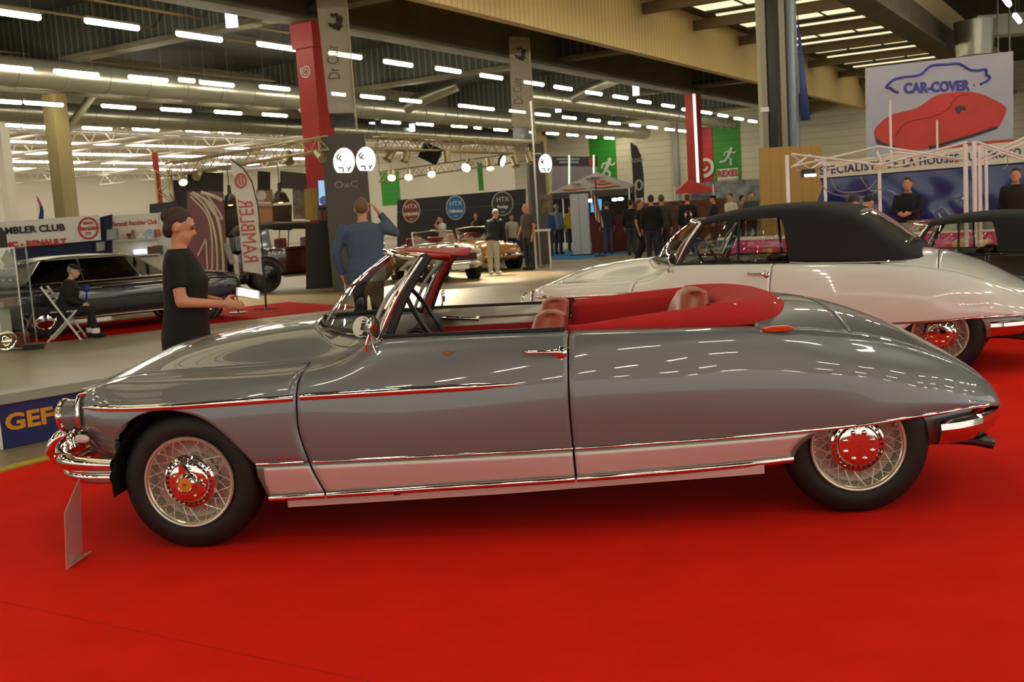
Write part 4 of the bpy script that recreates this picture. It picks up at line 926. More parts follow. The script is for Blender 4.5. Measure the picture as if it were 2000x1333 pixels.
sit = person('elderly person in black coat and cap on white folding chair', None, p+Vector((0, 0, -.315)), crz, 1.50, .012, shirt='#191718', trousers='#1c1c20', shoes='#141416', bald=False, hair='#8f8a84', cap='#17181c', build=1.22, skin=mat('skin_o', '#c79a86', .5), seated=1, lean=.28,
             legs={-1: ((-.12, -.44, .90), (-.13, -.50, .46), (-.14, -.64, .41)), 1: ((.12, -.42, .90), (.12, -.36, .46), (.13, -.50, .41))}, arms={-1: ((-.25, -.06, 1.14), (-.08, -.30, 1.08)), 1: ((.25, -.06, 1.14), (.08, -.30, 1.08))}, hem=.83)
for s, x, y in ((-1, -.112, -.427), (1, .104, -.315)): MB().cyl((x, y, .40), (x, y, .475), .066, seg=14).build('sock', WHITE, sit)
cn = MB().tube([(0, -.34, 1.08), (.03, -.32, .95), (.06, -.29, .70)], .014, 8).ell((0, -.34, 1.09), (.05, .045, .06)).build('umbrella', mat('umbrella_blue', '#1d2f9a', .5), None); cn.location = sit.location; cn.rotation_euler = sit.rotation_euler; tag(cn, 'rolled blue umbrella in the hands of the seated person', 'umbrella')
# visitors by the parked roadsters
def visitor(px, dist, label, facing, py=None, **k):
    p = ground(px, dist) if py is None else onZ(px, py); k.setdefault('vox', .02); return person(label, k.pop('group', None), p, face_cam(p, facing), **k)
visitor(966, 0, 'person in black sweater and pale trousers bending towards the orange car', PI-.5, py=537, h=1.74, shirt='#171718', trousers='#b3b3a8', shoes='#cfcfcb', hair='#9b968c', lean=.38, arms={-1: ((-.24, -.18, 1.12), (-.22, -.30, .92)), 1: ((.24, -.05, 1.14), (.18, -.16, .95))}, vox=.015)
visitor(1035, 0, 'bald person in dark printed shirt and jeans beside the white stand legs', -.9, py=528, h=1.80, shirt='#4a4440', trousers='#1f2836', bald=True, sleeves=.5, head_yaw=-.3, arms={-1: ((-.25, .02, 1.15), (-.23, -.12, .95))}, vox=.015)
visitor(972, 34.6, 'person in black shirt with pale print behind the bending person', .2, shirt='#1b1a1b', hair='#241b16', sleeves=.5, h=1.74)
visitor(936, 34.8, 'dark-haired person in black beside the black round badge', -.4, shirt='#1d1a1b', hair='#2b1c15', female=True, long_hair=True, h=1.68, arms={-1: ((-.22, -.1, 1.16), (-.08, -.22, 1.35))})
visitor(871, 34.5, 'person in white shirt holding a hand to the face below the blue badge', -1.1, shirt='#cfcdc8', hair='#241b16', sleeves=.55, h=1.66, lean=.1, arms={-1: ((-.22, -.14, 1.2), (-.06, -.16, 1.5)), 1: ((.22, -.1, 1.2), (.06, -.2, 1.38))})
visitor(1004, 34.9, 'person in grey-white shirt behind the dark printed shirt', .3, shirt='#a9a59c', h=1.55, sleeves=.5)
visitor(1073, 36.8, 'person in blue jacket seen from behind under the grey tent', PI, shirt='#1f4f78', trousers='#3c3830', h=1.74)
visitor(1092, 38.2, 'grey-haired person in grey shirt beside the blue jacket', PI-.6, shirt='#6f7c90', trousers='#33363f', hair='#a7a39a', h=1.82)
visitor(1118, 40.5, 'person in yellow top behind the white totem', .4, shirt='#c4a92c', trousers='#2a2c3a', h=1.75)
visitor(1189, 36.0, 'person in dark jacket and jeans under the striped flag', PI+.2, shirt='#1d222b', trousers='#3a4658', h=1.80, hair='#3a2c22')
visitor(1236, 33.6, 'person in black top by the red counter', PI-.3, shirt='#161618', trousers='#2f3848', h=1.76)
visitor(1254, 28.0, 'person in black with bare forearm stepping beside the couple in jeans', 1.2, shirt='#1b1c1c', trousers='#131416', sleeves=.5, h=1.70, female=True, hair='#4a3222', legs={-1: ((-.09, -.10, .50), (-.10, .10, .09), (-.11, -.05, .04)), 1: ((.09, .02, .5), (.10, .22, .10), (.11, .1, .04))})
visitor(1277, 27.5, 'person in black sleeveless top and jeans seen from behind', PI, shirt='#141414', trousers='#27303f', h=1.80, hair='#2e2119')
visitor(1297, 28.2, 'person in olive waistcoat and jeans beside the black top', PI+.15, shirt='#3c3b2c', trousers='#27303f', h=1.80, hair='#5a4330')
v = visitor(1347, 30.0, 'person in black jacket with red and white back print', PI+.1, shirt='#161516', trousers='#191a1c', h=1.78, hair='#5b2e22')
for z, c_, hh, ww_ in ((1.30, '#c23326', .05, .16), (1.22, '#d8cfbd', .09, .2), (1.13, '#c23326', .035, .2)): MB().box((0, .118, z), (ww_, .008, hh)).build('back_print', tint(c_), v, smooth=False)
visitor(1397, 34.5, 'person in black polo and cap near the far counter', -1.4, shirt='#171719', cap='#121214', h=1.74)
visitor(1430, 33.0, 'person in white shirt with dark strap behind the white car', -.8, shirt='#c6c2b4', sleeves=.5, h=1.76, hair='#38291d')
visitor(1470, 34.0, 'person in patterned dark shirt next to the wooden box', .4, shirt='#3a4440', h=1.78)
visitor(1452, 36.5, 'person in brown top seen between the strap and patterned shirts', 1.6, shirt='#7a5b40', h=1.70)
visitor(1573, 15.4, 'dark-haired person whose head shows above the black soft top', -1.0, shirt='#2a2724', h=1.42, hair='#1b1512')
visitor(1618, 15.3, 'stooping person in brown jacket beside the blue tarpaulin', 2.2, shirt='#5a3c25', h=1.66, hair='#33241a', lean=.75)
visitor(1655, 15.6, 'stooping person in dark blue jacket behind the brown jacket', 2.4, shirt='#1c2a3c', h=1.68, hair='#15161a', lean=.8)
visitor(1776, 18.6, 'person in black in front of the shiny blue tarpaulin', -.2, shirt='#0f0f10', trousers='#14151a', h=1.72, hair='#3a2418', arms={-1: ((-.23, -.1, 1.16), (-.10, -.26, 1.12)), 1: ((.23, -.1, 1.16), (.08, -.26, 1.12))})
visitor(1985, 18.4, 'person in dark clothes behind the window of the dark car', -.1, shirt='#1d1512', trousers='#161616', h=1.76, hair='#2b1a12')

# ================================================================== things standing in the hall
RV = Vector((_cy, -_sy, 0)); ZV = Vector((0, 0, 1))
def turned(deg): a = math.radians(deg); return (RV*math.cos(a)+Vector((_sy, _cy, 0))*math.sin(a)).normalized()
class Pln:
    """an upright plane through P along the level direction e: turns photo points into points on it"""
    def __init__(s, P, e): s.P = Vector(P); s.e = Vector(e).normalized(); s.n = s.e.cross(ZV)
    def p(s, x, y): return onPlane(x, y, s.P, s.n)
    def uv(s, x, y): q = s.p(x, y)-s.P; return (q.dot(s.e), q.z)
    def flat(s, name, pts, m, th=.03, parent=None, off=0.0, **k):
        mb = MB().prism([s.uv(*q) for q in pts], s.P+s.n*off, s.e, ZV, s.n*-th); return mb.build(name, m, parent, smooth=False, **k)
    def disc(s, name, c, rx, ry, m, th=.03, parent=None, off=0.0, n=40):
        return s.flat(name, [(c[0]+rx*math.cos(2*PI*i/n), c[1]+ry*math.sin(2*PI*i/n)) for i in range(n)], m, th, parent, off)
    def line(s, name, pts, w, m, parent=None, off=0.0, closed=False, th=.01):
        P = [s.p(*q)+s.n*off for q in pts]; return MB().tube(P, w, 6, closed=closed).build(name, m, parent)
    def text(s, body, x, y, hpx, m, parent, sx=1.0, off=.004, **k):
        a = s.p(x, y-hpx/2); b = s.p(x, y+hpx/2); return text(body, (a-b).length*1.38, s.p(x, y)+s.n*off, s.e, ZV, m, parent, sx=sx, **k)
def label_only(o, l, c, g=None): return tag(o, l, c, g)
INK = mat('ink_black', '#1b1a1c', .6); INKR = mat('ink_red', '#b5352c', .6); NAVY = mat('navy_cloth', '#1f2340', .85, var=.1); PANEL = mat('panel_cream', '#d8d3c4', .6); BANNER = mat('banner_white', '#d9d6cd', .6, var=.03)

# barrier at the left edge of the carpet
A = onZ(8, 879); B = onZ(150, 850.5); e = (B-A).normalized(); nrm = e.cross(ZV)
gb = thing('barrier', 'low blue barrier board with orange letters beside the carpet', 'barrier', A, math.atan2(e.y, e.x))
L = 2.6; MB().box((L/2, .04, .17), (L, .03, .34)).build('board', mat('board_blue', '#232a66', .45), gb, smooth=False)
MB().prism([(0, .335), (.06, .40), (.30, .40), (.36, .335)], (0, 0, 0), (0, 1, 0), (0, 0, 1), (L, 0, 0)).build('top_shelf', mat('shelf_grey', '#8d8680', .5), gb, smooth=False)
MB().box((L/2, .32, .17), (L, .03, .34)).build('board', MATS['board_blue'], gb, smooth=False); MB().box((-.008, .18, .2), (.015, .34, .40)).build('end_panel', WHITE, gb, smooth=False)
t_ = text('GEFCO', .17, A+e*.38+Vector((0, 0, .185))-nrm*-.0-(-nrm)*-.0, e, ZV, mat('letter_orange', '#e0952a', .5), gb, sx=1.25, bold=.006)
t_.location = Vector((0, .022, 0))
# information stand on the carpet
A = onZ(129, 1117); B = onZ(152, 1089); Cc = onZ(180, 1091); up = Vector((.03, .02, .295))
ac = mat('acrylic', '#c9aaa6', .1, 0, spec=.6, alpha=.5); iz = thing('information_stand', 'small clear acrylic information stand on the red carpet', 'sign', A)
MB().prism([(0, 0), ((B-A).length*1.35, 0), ((B-A).length*1.35, .36), (0, .265)], (0, 0, .006), (B-A).normalized(), Vector((.06, .04, 1)).normalized(), (.005, 0, 0)).build('plate', ac, iz, smooth=False)
MB().add([Vector((0, 0, .005)), B-A+Vector((0, 0, .005)), Cc-A+Vector((0, 0, .03)), Vector((0, 0, .009)), B-A+Vector((0, 0, .009)), Cc-A+Vector((0, 0, .036))], [(2, 1, 0), (3, 4, 5), (0, 1, 4, 3), (1, 2, 5, 4), (2, 0, 3, 5)]).build('foot', ac, iz, smooth=False)

# ---- club stand at the left
pl = Pln(ground(110, 20.4), turned(4))
cw = pl.flat('stand_wall', [(20, 468), (218, 419), (218, 600), (20, 640)], NAVY, .06); tag(cw, 'navy cloth stand wall behind the dark saloon car', 'partition')
bn = pl.flat('club_banner', [(-30, 436), (196, 420), (199, 469), (-30, 489)], BANNER, .01, None, .06); tag(bn, 'white club banner with black and red lettering on navy wall', 'banner')
pl.text('RAMBLER CLUB', 58, 449, 13, INK, bn, 1.12, .08, bold=.006); pl.text('AMC - RENAULT', 66, 476, 11, INKR, bn, 1.15, .08, bold=.008)
pl.line('logo_ring', [(175+18.5*math.cos(2*PI*i/36), 446+20*math.sin(2*PI*i/36)) for i in range(36)], .018, INKR, bn, .075, True)
for yy, sx_, tx, h_ in ((446, .8, 'Rambler', 8), (436, .55, 'RENAULT', 4.5), (456, .55, 'CLUB', 4.5)): pl.text(tx, 175, yy, h_, INKR, bn, sx_*1.2, .08, bold=.004)
fr = pl.flat('picture', [(189, 472), (209, 470), (209, 491), (189, 493)], mat('picture_black', '#2a2723', .5), .03, None, .08); tag(fr, 'small framed black and white picture under the club banner', 'picture'); pl.flat('print', [(191, 474), (207, 472), (207, 489), (191, 491)], mat('photo_grey', '#8b867a', .5, var=.5, vscale=9), .01, fr, .095)
fr = pl.flat('picture', [(211, 448), (233, 446), (233, 468), (211, 470)], mat('frame_grey', '#6b7370', .5), .03, None, .10); tag(fr, 'grey framed certificate on the white panel edge', 'picture'); pl.flat('print', [(213, 450), (231, 448), (231, 466), (213, 468)], mat('print_grey', '#8f9a94', .5), .01, fr, .115)
pl2 = Pln(ground(265, 20.9), turned(4))
wp = pl2.flat('display_board', [(217, 421), (309, 416), (310, 640), (217, 648)], PANEL, .05); tag(wp, 'cream stand panel with red handwritten club title', 'partition')
pl2.text('Renault Rambler Club', 263, 436, 9, INKR, wp, .78, .006, bold=.003)
wq = pl2.flat('display_board', [(311, 415), (347, 413), (347, 640), (311, 640)], mat('panel_pale', '#cdd3cb', .6), .05); tag(wq, 'pale stand panel with small green heading behind the person in black', 'partition')
pl2.text('GORDINI', 327, 421, 5, mat('ink_green', '#5f9c86', .6), wq, .9, .006)
for (x0, x1, y) in ((250, 309, 468), (250, 318, 498)):
    a = pl2.p(x0, y); b = pl2.p(x1, y); s_ = MB().box((a+b)/2+pl2.n*.12, ((b-a).length, .24, .02), Matrix.Rotation(math.atan2(pl2.e.y, pl2.e.x), 3, 'Z')).build('shelf', mat('shelf_pale', '#cfcac0', .4), None, smooth=False); tag(s_, 'upper wall shelf with small models on the cream panel' if y < 480 else 'lower wall shelf with books on the cream panel', 'shelf')
for i, (x, y0, y1, w_, c_, nm, lb) in enumerate(((256, 456, 467, 4, '#6e2c24', 'figurine', 'small dark red model at the left end of the upper shelf'), (264, 449, 467, 3, '#8a7a58', 'trophy', 'slim bronze trophy on the upper shelf'), (279, 452, 467, 8, '#cfd2d0', 'model_car', 'silver model on the upper shelf'), (296, 448, 466, 8, '#9fb0c8', 'plate', 'blue and white plate standing on the upper shelf'), (310, 448, 463, 5, '#a8552c', 'mug', 'orange mug at the right end of the upper shelf'), (277, 486, 497, 12, '#dfe6ee', 'screen', 'small lit screen on the lower shelf'), (300, 481, 497, 7, '#7a2f2f', 'book', 'red book on the lower shelf'), (311, 479, 497, 8, '#57423a', 'box', 'brown box at the end of the lower shelf'))):
    a = pl2.p(x-w_, y1); b = pl2.p(x+w_, y0); W_ = (b-a).dot(pl2.e); H_ = b.z-a.z; o = MB()
    c0 = Vector(((a.x+b.x)/2, (a.y+b.y)/2, a.z))+pl2.n*.12
    if nm in ('trophy', 'figurine'): o.lathe([(W_*.5, 0), (W_*.4, .02), (W_*.12, H_*.3), (W_*.45, H_*.6), (W_*.5, H_), (.001, H_)], c0, (0, 0, 1), 14)
    elif nm == 'mug': o.cyl(c0, c0+ZV*H_, W_*.5, seg=16).tube([c0+pl2.e*W_*.5+ZV*H_*q for q in (.2,)]+[c0+pl2.e*W_*.8+ZV*H_*.5, c0+pl2.e*W_*.5+ZV*H_*.8], .006, 6)
    elif nm == 'plate': o.lathe([(.001, 0), (W_*.5, .01), (W_*.55, .03), (.001, .012)], c0+ZV*H_*.5, pl2.n, 24)
    elif nm == 'model_car': o.box(c0+ZV*H_*.25, (W_, .08, H_*.4)).box(c0+ZV*H_*.6, (W_*.5, .07, H_*.4), taper=.7)
    else: o.box(c0+ZV*H_*.5, (W_, .05 if nm != 'box' else .12, H_), Matrix.Rotation(math.atan2(pl2.e.y, pl2.e.x), 3, 'Z'))
    o = o.build(nm, lightmat('screen_blue_white', '#dfeaf6', 1.2) if nm == 'screen' else mat('shelf_item_%d' % i, c_, .5), None); tag(o, lb, nm.replace('_', ' '))
tvp = Pln(ground(318, 21.5), turned(4)); tv = tvp.flat('monitor', [(292, 399), (345, 393), (345, 412), (292, 418)], mat('monitor_black', '#141414', .3), .08); MB().cyl(tvp.p(318, 405)-tvp.n*.06, tvp.p(318, 405)-tvp.n*.06-ZV*tvp.p(318, 405).z, .025, seg=8).build('stand_post', DARK, tv); tag(tv, 'black flat monitor hung above the pale club panels', 'monitor')
ag = MB(); P0 = pl.p(66, 470)+Vector((0, .3, 0)); ag.cyl(P0-ZV*2, P0+ZV*.9, .012, seg=6); fp = ag.build('flag_pole', WHITE); tag(fp, 'thin pole with a furled striped flag above the club banner', 'flag')
MB().tube(bez([P0+ZV*.85, P0+Vector((.07, 0, .6)), P0+Vector((.02, 0, .3)), P0+Vector((.05, 0, .0))], 5), [.008]+[.012+.005*i for i in range(14)]+[.05], 10).build('furled_flag', stripes('flag_stripes', '#26306a', '#b8433a', 2, .5, .5, .8, 0), fp)

# glass cabinet with cups, sign box on top, hubcaps on the floor
cbp = onZ(30, 681); cb = thing('display_cabinet', 'glass display cabinet with cups at the left edge', 'cabinet', cbp, .1)
for x in (-.24, .24):
    for y in (-.2, .2): MB().box((x, y, .74), (.02, .02, 1.48)).build('post', ALU, cb, smooth=False)
for z in (.02, .62, 1.0, 1.48): MB().box((0, 0, z), (.5, .42, .02)).build('glass_shelf' if z < 1.4 and z > .1 else 'panel', glassmat('shelf_glass', (.8, .9, .85), 0, .1) if .1 < z < 1.4 else ALU, cb, smooth=False)
for x, y, sx_, sy_ in ((0, -.205, .48, .004), (-.245, 0, .004, .4), (.245, 0, .004, .4)): MB().box((x, y, .74), (sx_, sy_, 1.44)).build('glass', GLASS, cb, smooth=False)
def on_cab(name, x, y, z, mb, m, lb, cat, grp=None):
    o = mb.build(name, m); o.location = Vector(cbp)+Matrix.Rotation(.1, 3, 'Z') @ Vector((x, y, z)); o.rotation_euler = (0, 0, .1); return tag(o, lb, cat, grp)
for i, x in enumerate((-.15, -.05, .06, .16)): on_cab('trophy_cup', x, -.02, 1.012, MB().lathe([(.03, 0), (.03, .01), (.008, .03), (.008, .06), (.04, .10), (.045, .17), (.04, .17), (.035, .11)], (0, 0, 0), (0, 0, 1), 16).tube([(.045, 0, .16), (.07, 0, .14), (.04, 0, .1)], .004, 5).tube([(-.045, 0, .16), (-.07, 0, .14), (-.04, 0, .1)], .004, 5), CHROME, 'small silver cup on the top shelf of the glass cabinet', 'cup', 'silver cups in the cabinet')
on_cab('diamond_sign', .04, .0, 1.24, MB().prism([(0, -.14), (.10, 0), (0, .14), (-.10, 0)], (0, 0, .14), (1, 0, 0), (0, 0, 1), (0, .02, 0)).prism([(0, -.15), (.01, 0), (0, .0)], (0, .03, .14), (1, 0, 0), (0, 0, 1), (0, .01, 0)), mat('sign_yellow', '#a99f4c', .5, var=.1), 'yellow diamond sign behind the cabinet glass', 'sign').location.z = cbp.z+1.2-.02
on_cab('model_box', -.02, 0, .632, MB().box((0, 0, .06), (.2, .12, .12)), mat('box_pink', '#a77f78', .5), 'pinkish box on the middle shelf of the glass cabinet', 'box')
on_cab('model_box', .08, 0, .03, MB().box((0, 0, .1), (.24, .18, .2), taper=.9), mat('box_redwhite', '#9c3a34', .5, var=.4, vscale=6), 'red and white box on the floor of the glass cabinet', 'box')
on_cab('sign_box', -.2, 0, 1.492, MB().box((0, 0, .12), (.42, .25, .24)), mat('sign_box_dark', '#2b2620', .4, var=.3), 'dark box sign standing on the glass cabinet', 'box')
hp = onZ(15, 687); hcp = MB().lathe([(.005, .045), (.05, .04), (.06, .03), (.11, .035), (.14, .03), (.152, .01), (.15, -.005)], (0, 0, .155), Vector((.25, -.93, .25)), 36).build('hubcap', CHROME); hcp.location = hp; tag(hcp, 'chrome hubcap leaning upright on the floor at the left edge', 'hubcap')
hp = onZ(64, 682)
for i in range(3):
    o = MB().lathe([(.16, 0), (.165, .012), (.12, .022), (.05, .03), (.003, .032)], (0, 0, 0), (0, 0, 1), 32).build('wheel_trim', mat('trim_grey', '#77756f', .3, .7)); o.location = hp+Vector((.01*i, .01*i, .03*i)); tag(o, 'flat grey wheel trim in the stack of three on the floor', 'hubcap', 'stacked wheel trims')
bx = MB().box((0, 0, .35), (.4, .3, .7)).build('plinth', WHITE, smooth=False); bx.location = onZ(-8, 684); tag(bx, 'white plinth behind the leaning hubcap', 'plinth')
rc = MB().prism([(-2.6, -1.7), (4.1, -1.7), (4.1, 1.4), (-2.6, 1.4)], (0, 0, .002), (1, 0, 0), (0, 1, 0), (0, 0, .008)).build('carpet', mat('carpet_dull_red', '#9a0f0b', .95, spec=.05, var=.08), smooth=False); rc.location = onZ(205, 640)-Vector((0, 0, .004)); rc.rotation_euler = (0, 0, math.radians(40)); tag(rc, 'red carpet under the dark saloon at the left', 'carpet')

# slim sign post and feather flags
sp_ = onZ(466, 612); sg = thing('sign_post', 'slim black sign post with tilted plate on the concrete', 'sign', sp_, .0)
MB().cyl((0, 0, 0), (-.02, 0, .95), .015, seg=8).build('post', DARK, sg); MB().cyl((0, 0, 0), (0, 0, .02), .17, seg=24).build('foot', DARK, sg); MB().box((-.07, 0, 1.12), (.03, .26, .40), Matrix.Rotation(-.25, 3, 'Y')).build('plate', mat('plate_grey', '#8c8a84', .4), sg, smooth=False)
def feather(base, pole, sail, m, label, th=.012):
    P = Pln(base, RV); root = thing('feather_flag', label, 'flag', base)
    a = MB().tube([P.p(*q)-Vector(base) for q in pole], [.02]*2+[.012]*(len(pole)-2), 8).build('pole', DARK, root)
    MB().cyl((-.25, 0, .01), (.25, 0, .01), .014, seg=6).cyl((0, -.25, .01), (0, .25, .01), .014, seg=6).build('foot', DARK, root)
    s_ = P.flat('sail', sail, m, th); s_.parent = root; s_.location = -Vector(base); return P, root, s_
P, fr_, sl = feather(onZ(520, 605), [(520, 605), (516, 540), (511, 470), (503, 400), (492, 355), (476, 330), (452, 312)], [(450, 314), (470, 327), (486, 350), (498, 392), (507, 460), (512, 536), (494, 533), (475, 530), (468, 450), (458, 370)], BANNER, 'white feather flag with red lettering on the concrete')
tt = text('RAMBLER', .40, P.p(484, 452)+P.n*.02, P.p(478, 380)-P.p(490, 500), P.e, mat('ink_red_flag', '#c4564a', .6), None, sx=.72); tt.parent = fr_; tt.location = -Vector(fr_.location)
tt.data.transform(Matrix.Identity(4))
rg = MB().tube([P.p(471+10.5*math.cos(2*PI*i/30), 353+13*math.sin(2*PI*i/30))+P.n*.02 for i in range(30)], .018, 6, closed=True)
for q in (-3, 3): rg.tube([P.p(471+q, 344)+P.n*.02, P.p(472+q, 362)+P.n*.02], .012, 5)
rg = rg.build('ring_mark', MATS['ink_red_flag'], None); rg.parent = fr_; rg.location = -Vector(fr_.location)
P, fr_, sl = feather(ground(1255, 44), [(1258, 440), (1257, 390), (1257, 345), (1252, 305), (1243, 285), (1232, 278)], [(1231, 279), (1243, 286), (1251, 304), (1256, 340), (1258, 385), (1248, 388), (1238, 387), (1235, 330)], mat('flag_dark', '#3a3431', .7, var=.1), 'dark feather flag with pale script behind the grey tent')
tt = text('Rock', .34, P.p(1244, 312)+P.n*.03, P.e+ZV*.1, ZV, mat('pale_ink', '#b5aea4', .7), None, sx=.9); tt.parent = fr_; tt.location = -Vector(fr_.location)
rg = MB().tube([P.p(1248+6*math.cos(2*PI*i/20), 362+9*math.sin(2*PI*i/20))+P.n*.03 for i in range(20)], .05, 6, closed=True).build('ring_mark', MATS['pale_ink'], None); rg.parent = fr_; rg.location = -Vector(fr_.location)

# ---- leather dealer's stand in the middle left: dark walls, towers, trusses, lamps
P0 = ground(420, 26.5); pd = Pln(P0, turned(12))
DKW = mat('stand_dark', '#1e1916', .6, var=.1); DKG = mat('stand_grey', '#4d4a44', .55)
o = pd.flat('stand_wall', [(337, 352), (366, 352), (366, 560), (337, 560)], DKW, .25); tag(o, 'narrow near-black stand pier behind the person with the phone', 'partition')
o = pd.flat('stand_wall', [(366, 335), (436, 338), (436, 374), (366, 374)], DKW, .1); tag(o, 'near-black fascia board above the purple car picture', 'partition')
art = pd.flat('wall_picture', [(365, 374), (436, 374), (446, 560), (365, 560)], mat('picture_purple', '#7c4a52', .5, var=.15, vscale=1.5), .06); tag(art, 'tall picture of a purple car wing with pale curved lines', 'picture')
CR = mat('picture_cream', '#cfc4ae', .5)
for pts, w_ in (([(372, 377), (398, 400), (416, 440), (424, 490), (424, 545)], .03), ([(372, 384), (404, 420), (414, 470), (414, 545)], .022), ([(376, 376), (410, 398), (428, 440), (436, 500), (437, 545)], .04), ([(400, 376), (425, 410), (434, 428), (420, 420), (398, 388)], .026), ([(386, 500), (396, 480), (402, 470), (404, 500), (406, 545)], .02), ([(392, 376), (418, 384), (434, 392)], .05)): pd.line('pale_line', bez([(x, y, 0) for x, y in pts], 6) and [(q.x, q.y) for q in bez([(x, y, 0) for x, y in pts], 6)], w_, CR, art, .005)
pe = Pln(ground(520, 27.5), turned(12))
for pts, m_, lb in (([(436, 382), (468, 382), (470, 560), (446, 560)], DKW, 'near-black stand pier right of the purple picture'), ([(468, 410), (500, 408), (500, 555), (470, 556)], mat('stand_brown', '#3a2a1c', .6), 'dark brown stand wall behind the feather flag'), ([(532, 402), (570, 400), (570, 450), (532, 450)], mat('stand_black_brown', '#221a14', .6), 'black-brown stand pier above the brown car')):
    o = pe.flat('stand_wall', pts, m_, .15); tag(o, lb, 'partition')
o = pe.flat('wall_picture', [(500, 370), (532, 370), (537, 435), (505, 436)], mat('picture_tan', '#9a7358', .5, var=.25, vscale=1.2), .05); tag(o, 'wall picture of a tan car wing with a wing mirror', 'picture'); pe.disc('picture_mirror', (511, 382), 9, 10, mat('picture_white', '#d8d2c8', .4), .02, o, .006)
pe.line('picture_trim', [(503, 398), (518, 400), (534, 399)], .07, CR, o, .006)
for pts, m_, lb in (([(503, 334), (528, 336), (528, 374), (503, 372)], DKW, 'near-black fascia board between two pendant lamps'), ([(547, 334), (606, 340), (606, 370), (547, 368)], DKG, 'dark grey fascia board with faint lettering'),):
    o = pe.flat('stand_fascia', pts, m_, .1); tag(o, lb, 'partition')
o = pe.flat('wall_picture', [(571, 368), (597, 370), (597, 428), (573, 428)], mat('picture_engine', '#77716a', .4, var=.6, vscale=5), .05); tag(o, 'black and white engine picture beside the wood panel', 'picture')
pf = Pln(ground(622, 25.0), turned(8)); o = pf.flat('stand_wall', [(596, 436), (656, 434), (656, 562), (598, 566)], DKW, .1); tag(o, 'near-black counter wall below the lit screen', 'partition')
o = pf.flat('wood_panel', [(594, 370), (621, 367), (621, 430), (596, 430)], stripes('wood_strip', '#a5813e', '#96733a', 0, .18, .9, .6, .1), .08); tag(o, 'light wood panel left of the lit screen', 'panel')
o = pf.flat('screen', [(620, 351), (652, 350), (655, 402), (622, 403)], DARK, .08, None, .05); tag(o, 'lit screen showing a pale blue picture beside the grey tower', 'screen'); pf.flat('picture', [(621.5, 353), (651, 352), (653.5, 400), (623.5, 401)], lightmat('screen_picture', '#9cc3e6', .9), .01, o, .06); pf.disc('picture_shape', (634, 392), 10, 9, lightmat('screen_shape', '#54658c', .6), .008, o, .064)
o = pf.flat('shelf_unit', [(621, 405), (655, 404), (655, 440), (622, 440)], mat('shelf_black', '#1c1512', .5), .2, None, .05); tag(o, 'black shelf unit with red goods under the lit screen', 'shelf')
for x, c_ in ((626, '#5a5148'), (635, '#7c2420'), (645, '#b01f1e'), (651, '#b8241f')): q = MB().box(pf.p(x, 421)+pf.n*.12, (.09, .08, .24)).build('bottle', mat('goods_'+c_[1:], c_, .4), None); tag(q, 'red or grey container on the black shelf under the screen', 'container', 'goods on the black shelf')
for x, y in ((452, 402), (548, 397)):
    c = pe.p(x, y)+pe.n*.5; o = MB().lathe([(.04, .5), (.05, .30), (.14, .24), (.22, .06), (.23, 0), (.215, 0), (.13, .2)], c, (0, 0, 1), 24).cyl(c+ZV*.5, c+ZV*1.1, .01, seg=6).build('pendant_lamp', mat('lamp_bronze', '#4b4238', .35, .7)); tag(o, 'bronze bell pendant lamp %s' % ('left of the white feather flag' if x < 500 else 'above the brown vintage car'), 'lamp')
    MB().ell(c+ZV*.06, (.10, .10, .07)).build('bulb', lightmat('warm_bulb', '#ffb85c', 14), o)
# towers
pt = Pln(ground(693, 24.5), turned(6))
def tower(P, pts, label, ovals, extra=None):
    (x0, y0), (x1, y1) = pts; a = P.p(x0, 560); b = P.p(x1, 560); L_ = (b-a).dot(P.e); zt = P.p(x0, y0).z
    root = thing('stand_tower', label, 'tower', Vector((a.x, a.y, 0)), math.atan2(P.e.y, P.e.x))
    MB().box((L_/2, .3, zt/2), (L_, .6, zt)).build('tower_body', DKG, root, smooth=False)
    for cx_, cy_, rx, ry in ovals:
        pts_ = [(cx_+rx*math.cos(2*PI*i/48), min(cy_+ry*math.sin(2*PI*i/48), cy_+ry*.80)) for i in range(48)]
        o = P.flat('lit_oval', pts_, lightmat('lit_sign', '#fff3ec', 1.5), .02, None, .012); o.parent = root; M = (Matrix.Translation(root.location) @ root.rotation_euler.to_matrix().to_4x4()).inverted(); o.data.transform(M)
        ln = MB()
        for k, pp in enumerate(([(cx_-rx*.5, cy_-ry*.1), (cx_-rx*.7, cy_-ry*.35), (cx_-rx*.45, cy_-ry*.55)], [(cx_-rx*.25, cy_-ry*.05), (cx_-rx*.45, cy_-ry*.25), (cx_-rx*.25, cy_-ry*.42)], [(cx_-rx*.55, cy_+ry*.45), (cx_-rx*.1, cy_+ry*.45), (cx_-rx*.05, cy_+ry*.75)], [(cx_+rx*.3, cy_+ry*.4), (cx_+rx*.45, cy_+ry*.55), (cx_+rx*.65, cy_+ry*.35)], [(cx_+rx*.45, cy_+ry*.55), (cx_+rx*.4, cy_+ry*.7)])):
            ln.tube([P.p(*q)+P.n*.03 for q in pp], .018, 5)
        l_ = ln.build('oval_drawing', INK, None); l_.data.transform(M); l_.parent = o
        # o already carries local coordinates, so its child shares them
    return root, M
tw, M_ = tower(pt, ((650, 264), (735, 262)), 'dark grey stand tower with two lit oval signs', [(672, 316, 21, 27), (714.5, 313, 19, 26)])
t_ = pt.text('OxC', 676, 361, 13, mat('pale_grey_ink', '#8f8d86', .5), None, 1.3, .012); t_.data.transform(M_); t_.parent = tw
pt2 = Pln(ground(1064, 31.5), turned(6))
tw2, M2 = tower(pt2, ((1047, 277), (1078, 277)), 'slim dark grey stand tower with one lit oval sign', [(1065, 321, 13, 20)])
